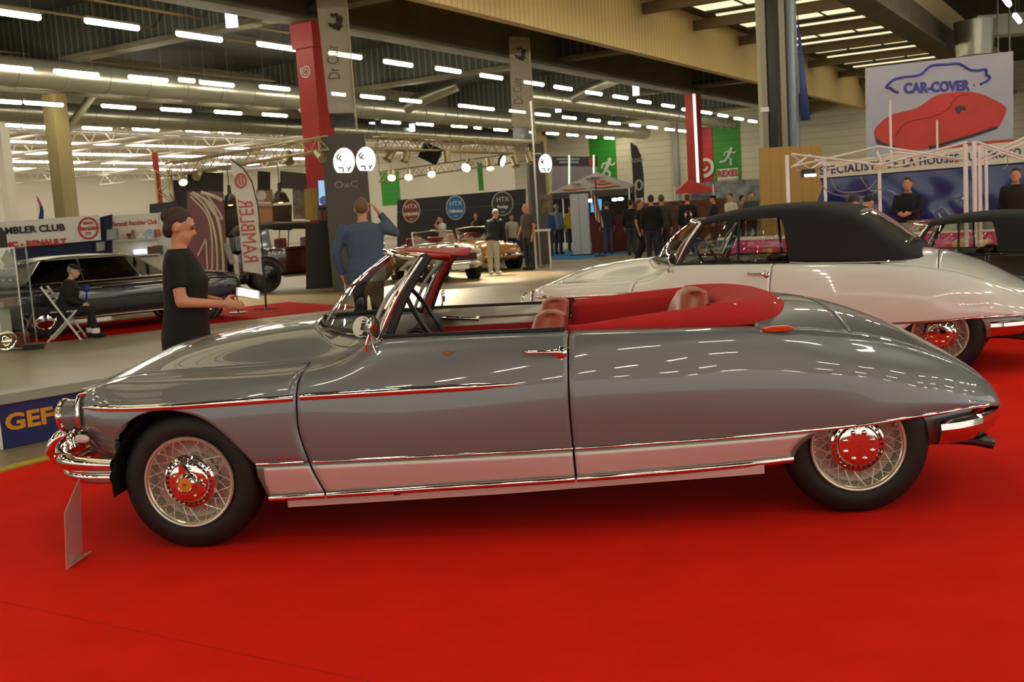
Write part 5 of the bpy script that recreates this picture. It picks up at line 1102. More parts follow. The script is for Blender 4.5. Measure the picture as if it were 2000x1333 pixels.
pic = pt2.flat('tower_picture', [(1053, 380), (1080, 380), (1080, 416), (1053, 416)], mat('mottled_picture', '#6d5a48', .6, var=.6, vscale=5), .02, None, .02); pic.data.transform(M2); pic.parent = tw2
ct = onZ(1062, 525); cr_ = thing('bar_table', 'pale high table with thin legs under the slim grey tower', 'table', ct)
MB().box((0, 0, 1.05), (.5, .5, .05)).build('table_top', WHITE, cr_, smooth=False)
for x in (-.2, .2):
    for y in (-.2, .2): MB().box((x, y, .51), (.04, .04, 1.02)).build('leg', WHITE, cr_, smooth=False)
ps = MB().cyl(onZ(1056, 523), onZ(1056, 523)+ZV*4.6, .03, seg=8).build('pole', ALU); tag(ps, 'thin pale pole in front of the slim grey tower', 'pole')
# trusses
TR = mat('truss_alu', '#b5a784', .35, .6)
def truss(a, b, h, label, n=18, d=.3):
    a = Vector(a); b = Vector(b); ax = (b-a).normalized(); upv = ZV if abs(ax.z) < .9 else RV; sd_ = ax.cross(upv).normalized(); mb = MB()
    cs = [a+upv*h/2*j+sd_*d/2*i for i in (-1, 1) for j in (-1, 1)]
    for c in cs: mb.cyl(c, c+(b-a), .025, seg=6)
    for k in range(n):
        p0 = (b-a)*(k/n); p1 = (b-a)*((k+1)/n)
        for i in (-1, 1):
            u0, u1 = (upv*h/2, -upv*h/2) if k % 2 else (-upv*h/2, upv*h/2); mb.cyl(a+sd_*d/2*i+u0+p0, a+sd_*d/2*i+u1+p1, .012, seg=5)
        mb.cyl(a+upv*h/2+sd_*d/2*(1 if k % 2 else -1)+p0, a+upv*h/2+sd_*d/2*(-1 if k % 2 else 1)+p1, .012, seg=5)
    return tag(mb.build('truss', TR), label, 'truss')
hA = pd.p(332, 332); hB = pt.p(648, 279); truss(hA, hB, .3, 'lighting truss rising from the left stand to the grey tower')
f1 = pt.p(738, 279); f2 = pt2.p(1046, 291); truss(f1, f2, .3, 'front lighting truss between the two grey towers', 24)
g1 = atD(742, 345, 33); g2 = atD(1046, 303, 36); rt_ = truss(g1, g2, .3, 'rear lighting truss below the front one', 24)
for q in (g1, (Vector(g1)+Vector(g2))/2, g2): MB().cyl(Vector(q), Vector((q[0], q[1], 8.3)), .008, seg=5).build('hanging_wire', DARK, rt_)
tp = ground(343, 26.2); truss(tp, Vector((tp.x, tp.y, hA.z)), .3, 'upright truss leg behind the person with the phone', 12)
rb = MB().box(Vector((tp.x-.12, tp.y-.1, (hA.z)/2+1.2)), (.14, .02, 1.6)).build('red_banner_strip', mat('strip_red', '#b03a2e', .6)); tag(rb, 'narrow red strip on the upright truss leg', 'banner')
def spot(c, d, on, label, r=.11, L_=.3, m=TR):
    c = Vector(c); d = Vector(d).normalized(); o = MB().lathe([(.03, -L_), (r*.8, -L_), (r*.85, -.05), (r, 0), (r*.9, 0), (r*.75, -.06), (.003, -.07)], c, d, 20).cyl(c-d*L_*.5, c-d*L_*.5+ZV*.32, .015, seg=6).build('spotlight', m); tag(o, label, 'spotlight')
    if on: MB().lathe([(r*.85, -.02), (.003, .0)], c, d, 20).build('lens', lightmat('spot_%d' % on, '#ffd9a0' if on < 30 else '#ffffff', on), o)
    if on in (9, 20, 12):
        L = bpy.data.lights.new('spot_beam', 'SPOT'); L.energy = 900; L.color = (1, .78, .48); L.spot_size = 1.1; L.spot_blend = .5; L.shadow_soft_size = .1; lo = bpy.data.objects.new('spot_beam', L); COL.objects.link(lo); lo.location = c+d*.05; lo.rotation_euler = Vector(d).to_track_quat('-Z', 'Y').to_euler(); lo.parent = o; o['_'] = 0; del o['_']
    return o
for x, y, dist, dv, on, lb in ((383, 346, 25.5, (-.1, -.7, -.5), 0, 'unlit chrome spotlight second from the left on the truss'), (358, 357, 25.5, (.35, -.6, -.6), 9, 'glowing chrome spotlight leftmost on the truss'), (566, 318, 24.5, (.2, -.5, -.8), 0, 'chrome spotlight on the truss left of the red column'), (630, 310, 23.6, (.5, -.6, -.5), 0, 'chrome spotlight on the truss in front of the red column'),
    (765, 348, 32.0, (.1, -.75, -.62), 20, 'lit round spotlight leftmost on the rear truss'), (798, 347, 32.2, (.05, -.75, -.62), 20, 'lit round spotlight second on the rear truss'), (843, 341, 32.6, (.15, -.75, -.62), 20, 'lit round spotlight third on the rear truss'), (756, 313, 25, (-.4, -.4, -.7), 0, 'chrome spotlight beside the grey tower on the front truss'), (789, 316, 25.3, (-.3, -.3, -.9), 0, 'chrome spotlight left of the black floodlight'), (873, 318, 26.5, (0, -.1, -1), 0, 'chrome spotlight right of the black floodlight'),
    (958, 330, 28, (.1, -.5, -.9), 12, 'glowing amber spotlight hanging from the front truss'), (1008, 325, 29, (.2, -.4, -.8), 0, 'chrome spotlight second from the slim tower'), (1036, 318, 30, (.2, -.3, -.9), 0, 'chrome spotlight next to the slim tower')): spot(atD(x, y, dist), dv, on, lb, .13 if on == 20 else .11)
spot(atD(910, 328, 27.5), (-.3, -.8, -.5), 60, 'dazzling white floodlight in the middle of the front truss', .13)
fl = MB().box((0, 0, 0), (.5, .22, .38), Matrix.Rotation(.5, 3, 'Y') @ Matrix.Rotation(.3, 3, 'X')).cyl((-.1, 0, .1), (-.1, 0, .45), .02, seg=6).build('floodlight', DARK, smooth=False, bevel=.03); fl.location = atD(841, 300, 26.3); tag(fl, 'black tilted floodlight on the front truss', 'spotlight')
o = MB().lathe([(.03, -.12), (.14, -.08), (.16, 0), (.003, .0)], atD(982, 315, 28.5), (.88, -.35, -.3), 24).build('spotlight', DARK); tag(o, 'black round spotlight with bright lens edge near the slim tower', 'spotlight'); MB().lathe([(.15, .005), (.003, .012)], atD(982, 315, 28.5), (.88, -.35, -.3), 24).build('lens', lightmat('spot_lens', '#fff4e0', 3), o)

# badge wall
pb = Pln(ground(900, 36.0), turned(9))
bw = pb.flat('stand_wall', [(776, 391), (1027, 369), (1027, 505), (776, 512)], mat('wall_charcoal', '#23242a', .5), .15); tag(bw, 'long charcoal stand wall carrying three round badges', 'partition')
pb.line('wall_seam', [(776, 415), (1027, 398)], .012, mat('seam_grey', '#5c5c5c', .5), bw, .01)
RIM = mat('badge_rim', '#b9b7b0', .4)
for cx_, cy_, rx, ry, c_, t2, nm in ((803, 412, 17.5, 23, '#c33a30', 'CHRONO', 'red'), (889.5, 406, 19, 24, '#2f72a8', 'Collection', 'blue'), (981, 398, 21, 24, '#3a3936', 'Prestige', 'black')):
    o = pb.disc('badge', (cx_, cy_), rx, ry, RIM, .05, None, .06); tag(o, 'round %s badge with pale lettering on the charcoal wall' % nm, 'sign')
    pb.disc('badge_face', (cx_, cy_), rx-1.8, ry-2.0, mat('badge_'+nm, c_, .5), .02, o, .075)
    lm = mat('badge_letters', '#dcdad4', .5); pb.text('HTX', cx_, cy_-8, 9.5, lm, o, .95, .082); pb.text(t2, cx_, cy_+6.5, 5.6, lm, o, .85, .082, bold=.008); pb.text('net', cx_, cy_+16, 4, lm, o, 1.0, .082)
pbx = Pln(ground(985, 44), RV)

# grey tent, backdrop board, totem, blue carpet, striped flag
bc = thing('blue_carpet', 'bright blue carpet area around the white totem', 'carpet', (0, 0, 0)); q = [onZ(x, y) for x, y in ((1040, 508), (1130, 507), (1262, 490), (1262, 484), (1200, 486), (1040, 494))]
bpy.data.objects.remove(bc); bc = MB().add([p+ZV*h for h in (-.003, .008) for p in q], [tuple(range(5, -1, -1)), tuple(range(6, 12))]+[(i, (i+1) % 6, 6+(i+1) % 6, 6+i) for i in range(6)]).build('carpet', mat('carpet_blue', '#2377b5', .9), smooth=False); tag(bc, 'bright blue carpet area around the white totem', 'carpet')
tm = thing('totem', 'tall pale totem board standing on the blue carpet', 'sign', onZ(1137, 499), -.25)
MB().box((0, 0, 1.05), (.62, .12, 2.1)).build('totem_body', mat('totem_pale', '#b9bdc0', .4), tm, smooth=False); MB().box((0, 0, .02), (.75, .4, .04)).build('totem_foot', DARK, tm, smooth=False); MB().box((0.0, -.062, 1.05), (.01, .004, 2.06)).build('totem_joint', mat('joint_grey', '#85898c', .5), tm, smooth=False)
P = Pln(ground(1120, 47), turned(4))
bdp = P.flat('backdrop_board', [(1078, 306), (1167, 306), (1167, 368), (1078, 376)], mat('board_greypink', '#8f8287', .6, var=.1, vscale=.6), .08); tag(bdp, 'grey printed backdrop board with dark heading above the tent', 'banner')
P.flat('heading', [(1078, 306), (1167, 306), (1167, 325), (1078, 325)], mat('heading_dark', '#35353a', .6), .02, bdp, .01)
for y, a, b in ((311, 1088, 1132), (317, 1092, 1130)): P.flat('heading_line', [(a, y-1.8), (b, y-1.8), (b, y+1.8), (a, y+1.8)], mat('heading_pale', '#9a9a98', .6), .015, bdp, .02)
P.flat('heading_mark', [(1150, 309), (1163, 309), (1163, 323), (1150, 323)], mat('heading_orange', '#b8442e', .6), .015, bdp, .02)
for x in (1111.5, 1159.5): P.flat('lit_strip', [(x-1.6, 303), (x+1.6, 303), (x+1.6, 366), (x-1.6, 366)], lightmat('strip_light', '#dcecc8', 1.2), .03, bdp, .03)
tn = thing('tent', 'grey pop-up tent with orange pattern on the roof', 'tent', ground(1150, 38)); T0 = tn.location
def tl_(x, y, d): return atD(x, y, d)-T0
ap = tl_(1165, 336, 40); c4 = [tl_(1072, 378, 37), tl_(1228, 368, 36.2), tl_(1240, 361, 42.5), tl_(1098, 366, 43)]
TG = mat('tent_grey', '#8f8a84', .7, var=.08); MB().add([ap]+c4, [(0, 1, 2), (0, 2, 3), (0, 3, 4), (0, 4, 1)]).build('roof', TG, tn, smooth=False, solid=.02)
MB().add([p+ZV*h for p in c4 for h in (0, -.22)], [(0, 2, 3, 1), (2, 4, 5, 3), (4, 6, 7, 5), (6, 0, 1, 7)]).build('valance', mat('tent_valance', '#4a4643', .7), tn, smooth=False, solid=.02)
OR_ = mat('tent_orange', '#b4543a', .7); nrm_ = (c4[1]-ap).cross(c4[0]-ap).normalized()
if nrm_.y > 0: nrm_ = -nrm_
def rf(a, b): q0 = c4[0]+(c4[1]-c4[0])*a; return q0+(ap-q0)*b+nrm_*.03
for k, (a0, a1, b_) in enumerate(((.08, .45, .1), (.5, .95, .12), (.55, .9, .3), (.45, .8, .42))): MB().tube([rf(a0+(a1-a0)*i/6, b_+.03*math.sin(i*1.7)) for i in range(7)], [.02]+[.12]*5+[.02], 6, flat=.15, up=nrm_.cross(RV)).build('roof_pattern', OR_, tn)
for a, b_ in ((.25, .3), (.45, .55), (.62, .58)): MB().prism([(r_*math.cos(PI*i/5), r_*math.sin(PI*i/5)) for i in range(10) for r_ in ((.26, .09)[i % 2],)], rf(a, b_)+nrm_*.02, RV, nrm_.cross(RV), nrm_*.01).build('roof_star', INK, tn, smooth=False)
for p in c4: MB().cyl(Vector((p.x, p.y, 0)), p, .03, seg=8).build('leg', ALU, tn)
P = Pln(ground(1140, 45), turned(2)); o = P.flat('stand_wall', [(1060, 382), (1240, 372), (1240, 470), (1060, 476)], mat('tent_back', '#26221f', .8), .05); tag(o, 'dark back wall under the grey tent', 'partition')
o = P.flat('screen', [(1148, 392), (1168, 390), (1168, 414), (1148, 415)], lightmat('screen_cyan', '#4aa6e6', 1.1), .06, None, 1.2); MB().cyl(P.p(1158, 402)+P.n*1.1, P.p(1158, 402)+P.n*1.1-ZV*P.p(1158, 402).z, .03, seg=8).build('stand_post', DARK, o); tag(o, 'bright blue screen under the tent beside the totem', 'screen')
for x, y, w_ in ((1153, 392, 5), (1201, 390, 6), (1212, 389, 4)): q = MB().ell(atD(x, y, 40), (.12, .06, .06)).build('tent_lamp', lightmat('tent_light', '#fff3d8', 6)); tag(q, 'small white lamp glowing under the tent edge', 'lamp', 'lamps under the tent edge')
ft = ground(1172, 34.5); fg = thing('flag_stand', 'striped red and white flag hanging from a dark pole', 'flag', ft)
MB().cyl((0, 0, 0), (-.02, 0, 2.5), .02, seg=8).build('pole', DARK, fg); MB().cyl((0, 0, 0), (0, 0, .03), .2, seg=20).build('foot', DARK, fg)
MB().grid(lambda u, v: Vector((-.22+.25*u+.16*v+.04*math.sin(6*u), -.05+.07*math.sin(9*u+3*v), 2.15-1.0*v-.25*u)), 20, 14).build('cloth', stripes('flag_us', '#c9bfb0', '#9c332c', 0, .10, .5, .8, 0), fg, solid=.006)
rw = MB().box((0, 0, .65), (2.4, .4, 1.3)).build('counter', mat('counter_red', '#6d2a1e', .6, var=.3, vscale=3), smooth=False); rw.location = ground(1222, 37.5); tag(rw, 'dark red counter right of the striped flag', 'counter')
rw = MB().box((0, 0, .6), (3.2, .6, 1.2)).box((0, .25, 1.4), (3.2, .1, .5)).build('counter', mat('counter_brown', '#5c3526', .6, var=.5, vscale=4), smooth=False); rw.location = ground(1330, 36); tag(rw, 'brown counter with goods behind the group in jeans', 'counter')
rw = MB().box((0, 0, 1.2), (3.6, .4, 2.4)).build('display_shelf', mat('shelf_mixed', '#7d8286', .5, var=.6, vscale=3), smooth=False); rw.location = ground(1435, 45); tag(rw, 'tall shelf full of mixed goods near the wooden box', 'shelf')
rt = thing('tent', 'small red tent roof below the green wall panel', 'tent', ground(1365, 41)); MB().add([atD(1345, 352, 41)-rt.location, atD(1318, 378, 39.5)-rt.location, atD(1400, 374, 39.5)-rt.location, atD(1400, 366, 43)-rt.location, atD(1322, 368, 43)-rt.location], [(0, 1, 2), (0, 2, 3), (0, 3, 4), (0, 4, 1)]).build('roof', mat('tent_red', '#b0231f', .7), rt, smooth=False, solid=.02)
for x, d in ((1322, 39.6), (1397, 39.6), (1395, 42.8), (1326, 42.8)): q = ground(x, d); MB().cyl(q-rt.location, q-rt.location+ZV*2.2, .03, seg=8).build('leg', ALU, rt)
lt = MB().tube([ground(1368, 46)+ZV*1.8, ground(1367, 46)+ZV*6.2], .06, 8).build('light_column', lightmat('strip_light2', '#dfeedd', 1.3)); tag(lt, 'tall upright light strip beside the rear red column', 'lamp')

# hanging banners
def hanging(P, quad, dark, label, text_items, polept):
    root = P.flat('hanging_banner', quad, mat('translucent_banner', '#b7ae9c', .7, var=.05, alpha=.74), .008); tag(root, label, 'banner')
    P.flat('lower_band', dark, glassmat('dark_film', (.35, .33, .28), .1, .1), .004, root); P.line('pole', polept, .022, mat('pole_pale', '#b3ae8c', .5), root, .03)
    for s, x, y, hpx, sx_, dx, dy in text_items: text(s, (P.p(x, y-hpx/2)-P.p(x, y+hpx/2)).length, P.p(x, y)+P.n*.01, P.p(x-dx, y-dy)-P.p(x, y), -P.e, mat('ink_grey', '#5f584c', .7), root, sx=sx_)
    return root
P = Pln(ground(662, 25.2), RV)
def bull(P, cx_, cy_, k, root):
    mb = MB()
    for pp in ([(-9, -14), (-3, -10), (2, -14), (6, -8), (4, -2), (9, 4)], [(9, -10), (12, -4), (10, 2), (4, 6)], [(-2, 6), (4, 9), (2, 14), (-3, 13), (-2, 7)], [(-8, 6), (-12, 4), (-9, 9), (-4, 10)], [(4, 9), (10, 8), (12, 12)], [(3, 13), (9, 16)]): mb.tube([P.p(cx_+x*k, cy_+y*k)+P.n*.01 for x, y in pp], .04*k, 6)
    mb.build('drawn_mark', mat('ink_dark_grey', '#39352e', .7), root)
b1 = hanging(P, [(616, -12), (674, -12), (692, 220), (642, 221)], [(642, 222), (692, 221), (694, 248), (646, 250)], 'large translucent banner hanging above the grey tower', [('Dr Cuir', 652, 122, 34, .62, 8, 102)], [(676, -12), (698, 260)]); bull(P, 655, 42, 1.0, b1)
P = Pln(ground(1017, 34), RV)
b2 = hanging(P, [(994, 71), (1033, 73), (1043, 249), (1000, 247)], [(1000, 248), (1043, 250), (1044, 272), (1003, 272)], 'smaller translucent banner hanging left of the second lamp rows', [('Dr Cuir', 1012, 178, 26, .62, 5, 80)], [(1033, 73), (1046, 280)]); bull(P, 1016, 105, .8, b2)

# wooden box round the steel column
wb_c = Vector((pc.x, pc.y, 0)); wbx = thing('column_box', 'tall pine board box around the steel column', 'box', wb_c, -YAW*0)
Pw = Pln(wb_c+Vector((0, -.75, 0)), RV); x0 = Pw.uv(1486, 400)[0]; x1 = Pw.uv(1606, 400)[0]; zt = Pw.uv(1545, 286)[1]
WD = stripes('pine_boards', '#c29a58', '#a67f44', 0, .24, .96, .6, .15)
MB().box(((x0+x1)/2, -.75, zt/2), (x1-x0, .04, zt)).build('front_boards', WD, wbx, smooth=False); MB().box((x0+.14, -.3, zt/2), (.04, .86, zt), Matrix.Rotation(-.26, 3, 'Z')).build('side_boards', WD, wbx, smooth=False); MB().box((x1-.02, -.05, zt/2), (.04, 1.4, zt)).build('side_boards', WD, wbx, smooth=False)
bf = MB().add([at_col(.60, -.3)+Vector((0, 0, 3.3)), at_col(.84, -.3)+Vector((0, 0, 3.3)), at_col(.60, -.3)+Vector((0, 0, 5.9))], [(0, 1, 2)]).build('blue_pennant', mat('pennant_blue', '#3d4f86', .6), None, solid=.02); tag(bf, 'narrow blue pennant behind the grey downpipe', 'flag')

# ---- cover seller's stall at the right: printed banner, gazebo frame, blue sheet, pink table skirt
BLU = mat('ink_blue', '#3d3f9a', .6); P = Pln(ground(1830, 20.8), turned(9))
cc = P.flat('hanging_banner', [(1690, 133), (1979, 100), (1979, 285), (1840, 300), (1692, 306)], mat('banner_grey', '#a9acb8', .55, var=.06, vscale=1.5, bump=.3, bscale=2.5), .01); tag(cc, 'large grey banner with a red covered car and blue lettering', 'banner')
def bl(pts, **k): return [(q.x, q.y) for q in bez([(x, y, 0) for x, y in pts], 6)]
P.line('car_outline', bl([(1754, 181), (1746, 178), (1738, 172), (1731, 170), (1745, 156), (1765, 151), (1797, 146), (1818, 129), (1850, 126), (1873, 125), (1893, 136), (1908, 138), (1925, 136), (1926, 146), (1933, 151), (1928, 158), (1914, 165)]), .024, BLU, cc, .012)
P.text('CAR-COVER', 1829, 171, 20, BLU, cc, .92, .012, bold=.012); P.text('R', 1902, 167, 5, BLU, cc, 1, .012)
RC = mat('print_red', '#c2352a', .55, var=.12, vscale=2)
P.flat('covered_car_print', bl([(1707, 262), (1712, 248), (1740, 225), (1790, 211), (1830, 186), (1870, 180), (1905, 181), (1935, 192), (1960, 206), (1965, 216), (1955, 240), (1945, 250), (1890, 266), (1830, 284), (1800, 293), (1750, 291), (1712, 280)]), RC, .006, cc, .008)
P.flat('car_shadow_print', bl([(1709, 268), (1725, 279), (1745, 284), (1752, 291), (1728, 288), (1712, 281)]), mat('print_dark', '#3c3a40', .6), .004, cc, .013)
P.line('car_sill_print', [(1815, 289), (1850, 279), (1900, 265), (1946, 249)], .03, MATS['print_dark'], cc, .012); P.line('cover_fold', bl([(1748, 268), (1770, 240), (1820, 228), (1850, 214), (1868, 190), (1890, 184)]), .008, mat('print_red_dark', '#96261d', .6), cc, .014)
P.flat('mirror_print', [(1864, 212), (1872, 207), (1884, 208), (1886, 215), (1876, 217), (1873, 224), (1867, 220)], MATS['print_dark'], .004, cc, .015)
P.flat('red_band', [(1832, 285), (1979, 271), (1979, 287), (1832, 300)], RC, .004, cc, .012); P.text('Protection 1989', 1915, 285, 7, mat('print_pale', '#d9c8bb', .6), cc, 1.2, .018, shear=.3)
P = Pln(ground(1800, 20.0), turned(9))
sb = P.flat('stall_banner', [(1600, 318), (2060, 268), (2060, 312), (1600, 348)], mat('banner_cream', '#d2cdb8', .6, bump=.2, bscale=4), .012); tag(sb, 'long cream banner with blue capitals above the blue sheet', 'banner')
INB = mat('ink_navy', '#2b3260', .6)
t_ = P.text('SPECIALISTE DE LA HOUSSE SUR PROTO', 1800, 316, 16, INB, sb, .98, .012, bold=.004, space=1.12); 
a_ = P.p(1600, 333); b_ = P.p(2060, 290); ang = math.atan2((b_-a_).z, (b_-a_).dot(P.e)); c_ = P.p(1800, 316)
t_.data.transform(Matrix.Translation(c_) @ Matrix.Rotation(-ang, 4, P.n) @ Matrix.Translation(-c_)) if False else t_.data.transform(Matrix.Translation(c_) @ Matrix.Rotation(ang, 4, P.n) @ Matrix.Translation(-c_))
def tarp(u, v): x = 1604+470*u; y0 = 346-.075*(x-1604); q = P.p(x, y0+(470-y0)*v); return q+P.n*(.05*math.sin(17*u+6*v)*v+.04*math.sin(41*u-9*v)*v-.08)+P.e*(.06*math.sin(11*v+9*u))
tp_ = MB().grid(tarp, 70, 26).build('tarpaulin', mat('tarp_blue', '#1c2c66', .22, coat=.3), None, solid=.006); tag(tp_, 'shiny dark blue plastic sheet hanging behind the gazebo', 'tarpaulin')
# gazebo frame without its roof
gz = thing('gazebo_frame', 'white folding gazebo frame without its roof', 'gazebo', ground(1700, 14.5)); G0 = gz.location; GW = mat('gazebo_white', '#e2e1dc', .35)
def gp(x, y, d): return atD(x, y, d)-G0
def leg(x, yt, d, r=.02, parent=gz, G=None):
    G = G0 if G is None else G; q = ground(x, d)-G; tz = atD(x, yt, d).z; return MB().box(Vector((q.x, q.y, tz/2)), (.045, .045, tz)).build('leg', GW, parent, smooth=False)
leg(1546, 304, 14.6); leg(1617, 312, 17.9); leg(1889, 283, 13.9); leg(1722, 318, 17.8); 
def bar(a, b, r=.016, parent=gz, nm='scissor_bar'): return MB().cyl(a, b, r, seg=8).build(nm, GW, parent)
def scissor(x0, y0t, y0b, d0, x1, y1t, y1b, d1, parent=gz, off=None):
    xm, dm = (x0+x1)/2, (d0+d1)/2; f = lambda x, y, d: atD(x, y, d)-parent.location
    ymt, ymb = (y0t+y1t)/2-3, (y0b+y1b)/2+3
    bar(f(x0, y0t, d0), f(xm, ymb, dm), parent=parent); bar(f(x0, y0b, d0), f(xm, ymt, dm), parent=parent); bar(f(xm, ymt, dm), f(x1, y1b, d1), parent=parent); bar(f(xm, ymb, dm), f(x1, y1t, d1), parent=parent)
scissor(1546, 301, 326, 14.6, 1889, 278, 313, 13.9); scissor(1546, 303, 327, 14.6, 1617, 309, 330, 17.9); scissor(1617, 311, 330, 17.9, 1889, 290, 315, 16.9)
bar(gp(1712, 296, 15.4), gp(1724, 326, 15.4), .02, nm='centre_post'); MB().cyl(gp(1741, 326, 15.2), gp(1738, 196, 15.2), .017, seg=8).build('mast', GW, gz)
MB().box(gp(1720, 328, 15.2), (.16, .12, .07)).build('joint_box', mat('joint_cream', '#c9c4ae', .5), gz, smooth=False); MB().cyl(gp(1831, 300, 15.0), gp(1830, 235, 15.0), .014, seg=8).build('mast', GW, gz)
g2 = thing('gazebo_frame', 'second white gazebo frame at the right edge', 'gazebo', ground(1915, 14.2))
for x, yt, d in ((1906, 277, 13.95), (1928, 292, 18.4), (1916, 285, 16.1)): leg(x, yt, d, parent=g2, G=g2.location)
scissor(1906, 277, 313, 13.95, 2110, 262, 300, 13.5, g2); scissor(1916, 285, 316, 16.1, 2090, 277, 305, 15.9, g2)
for a in (((1905, 300), (1898, 330), (1903, 370)), ((1965, 292), (1968, 320), (1960, 330)), ((1680, 345), (1700, 372), (1722, 370)), ((1622, 350), (1640, 374), (1690, 372), (1712, 352)), ((1600, 358), (1630, 380), (1690, 384), (1714, 372))):
    o = MB().tube([atD(q.x, q.y, 16.2) for q in bez([(x, y, 0) for x, y in a], 8)], .008, 5).build('cable', mat('cable_grey', '#8d8a7c', .5)); tag(o, 'grey cable sagging in front of the blue sheet', 'cable', 'cables hanging from the gazebo')
fl = thing('floodlight', 'bright white floodlight clamped on the gazebo leg', 'floodlight', atD(1578, 338, 14.3), .3)
MB().box((0, 0, 0), (.17, .10, .08), Matrix.Rotation(-.35, 3, 'X')).build('lamp_body', DARK, fl, smooth=False); MB().box((0, -.052, -.012), (.165, .01, .078), Matrix.Rotation(-.35, 3, 'X')).build('lamp_face', lightmat('flood_face', '#f4f8ff', 30), fl, smooth=False); MB().tube([(0, 0, 0), (-.08, .02, .03), (-.16, .02, .05)], .008, 6).build('clamp_arm', ALU, fl)
# table with pink printed skirt
tb = thing('stall_table', 'long stall table with a bright pink printed skirt', 'table', ground(1700, 16.9), 0)
Pk = Pln(tb.location, turned(4)); T0 = tb.location
def loc(o, root): o.data.transform(Matrix.Translation(-Vector(root.location))); o.parent = root; return o
loc(Pk.flat('skirt', [(1425, 470), (2060, 448), (2060, 560), (1425, 590)], mat('skirt_pink', '#cc3f7c', .6, var=.05), .02), tb)
loc(Pk.flat('table_top', [(1425, 466), (2060, 444), (2060, 448), (1425, 470)], WHITE, .7), tb)
for c_, pts in (('#c9c24a', [(1490, 488), (1508, 484), (1506, 506), (1488, 508)]), ('#d84a52', [(1482, 492), (1500, 490), (1498, 505), (1480, 506)]), ('#cdbb5c', [(1858, 478), (1866, 468), (1880, 466), (1893, 476), (1888, 490), (1866, 492)]), ('#d8c63c', [(1908, 470), (1917, 464), (1922, 470), (1930, 462), (1928, 480), (1914, 486)]), ('#c9508a', [(1940, 470), (1952, 466), (1950, 480), (1942, 484)])): loc(Pk.flat('skirt_print', pts, mat('skirt_'+c_[1:], c_, .6), .006, None, .01), tb)
for i, (x, w_, h_, c_) in enumerate(((1770, .5, .14, '#7c7a70'), (1810, .35, .18, '#8a5a48'), (1850, .4, .12, '#b9b5a8'), (1900, .5, .16, '#6f6a62'), (1955, .45, .14, '#8d8a80'))):
    a = Pk.p(x, 466-.035*(x-1425)+.0); o = MB().box((0, 0, h_/2), (w_, .3, h_)).build('goods_box', mat('goods_%d' % i, c_, .6, var=.3, vscale=6), None, smooth=False); zt_ = Pk.p(x, 466-(x-1425)*22/635).z; o.location = Vector((a.x, a.y+.3, zt_)); tag(o, 'small goods carton on the pink table', 'box', 'cartons on the pink table')

# ================================================================== other cars
def lowcar(root, L0, L1, W, tab, paint, wheels, wr, glass=None, roof=None, cap_col=None, roofmat=None, chrome_belt=None):
    """tab: x, half width, bottom, belt, crown"""
    xs_ = [t[0] for t in tab]; f = [pchip(xs_, [t[i] for t in tab]) for i in (1, 2, 3, 4)]; rings = []
    for i in range(41):
        x = L0+(L1-L0)*i/40; w_, zb, zt, zc = [g(x) for g in f]; r = []
        pr = [(0, zb), (.75*w_, zb), (.95*w_, zb+.06), (w_, zb+.35*(zt-zb)), (w_, zb+.65*(zt-zb)), (.965*w_, zt-.06), (.90*w_, zt), (.72*w_, zt+.25*(zc-zt)), (.4*w_, zt+.8*(zc-zt)), (0, zc)]
        for y, z in pr: r.append(Vector((x, y, z)))
        for y, z in pr[-2:0:-1]: r.append(Vector((x, -y, z)))
        rings.append(r)
    b = MB().loft(rings).build('body', paint, root, angle=50)
    for x, s in [(x, s) for x in wheels for s in (-1, 1)]:
        c = Vector((x, s*(W-.02), wr)); d = Vector((0, s, 0))
        MB().lathe([(wr+.06, -.16), (wr+.06, .005), (wr, .006)], c, d, 32).build('wheel_arch', mat('housing_black', '#0d0d0d', .8), root)
        t = MB().lathe([(wr*.6, -.17), (wr*.93, -.165), (wr, -.14), (wr, -.03), (wr*.95, .01), (wr*.75, .022), (wr*.6, .012)], c, d, 32).build('wheel', BLACK, root)
        MB().lathe([(wr*.6, .012), (wr*.56, .02), (wr*.5, .0), (wr*.35, .01), (wr*.2, .03), (.003, .035)], c, d, 28).build('hub_cap', cap_col or CHROME, t)
    return f
def house(root, secs, m, name='roof_shell', solid=.03):
    """greenhouse: secs (x, half width, z) top outline only -> roof skin"""
    return MB().loft([[Vector((x, -w_, z-.05)), Vector((x, -w_*.93, z-.012)), Vector((x, -w_*.6, z+.012)), Vector((x, 0, z+.02)), Vector((x, w_*.6, z+.012)), Vector((x, w_*.93, z-.012)), Vector((x, w_, z-.05))] for x, w_, z in secs], caps=False, closed=False).build(name, m, root, solid=solid)
def pane(root, pts, m, name='side_window', th=.01): return MB().add(pts, [tuple(range(len(pts)))]).build(name, m, root, smooth=False, solid=th)
def strip(root, pts, r=.012, m=CHROME, name='chrome_strip'): return MB().tube([Vector(p) for p in pts], r, 6).build(name, m, root)
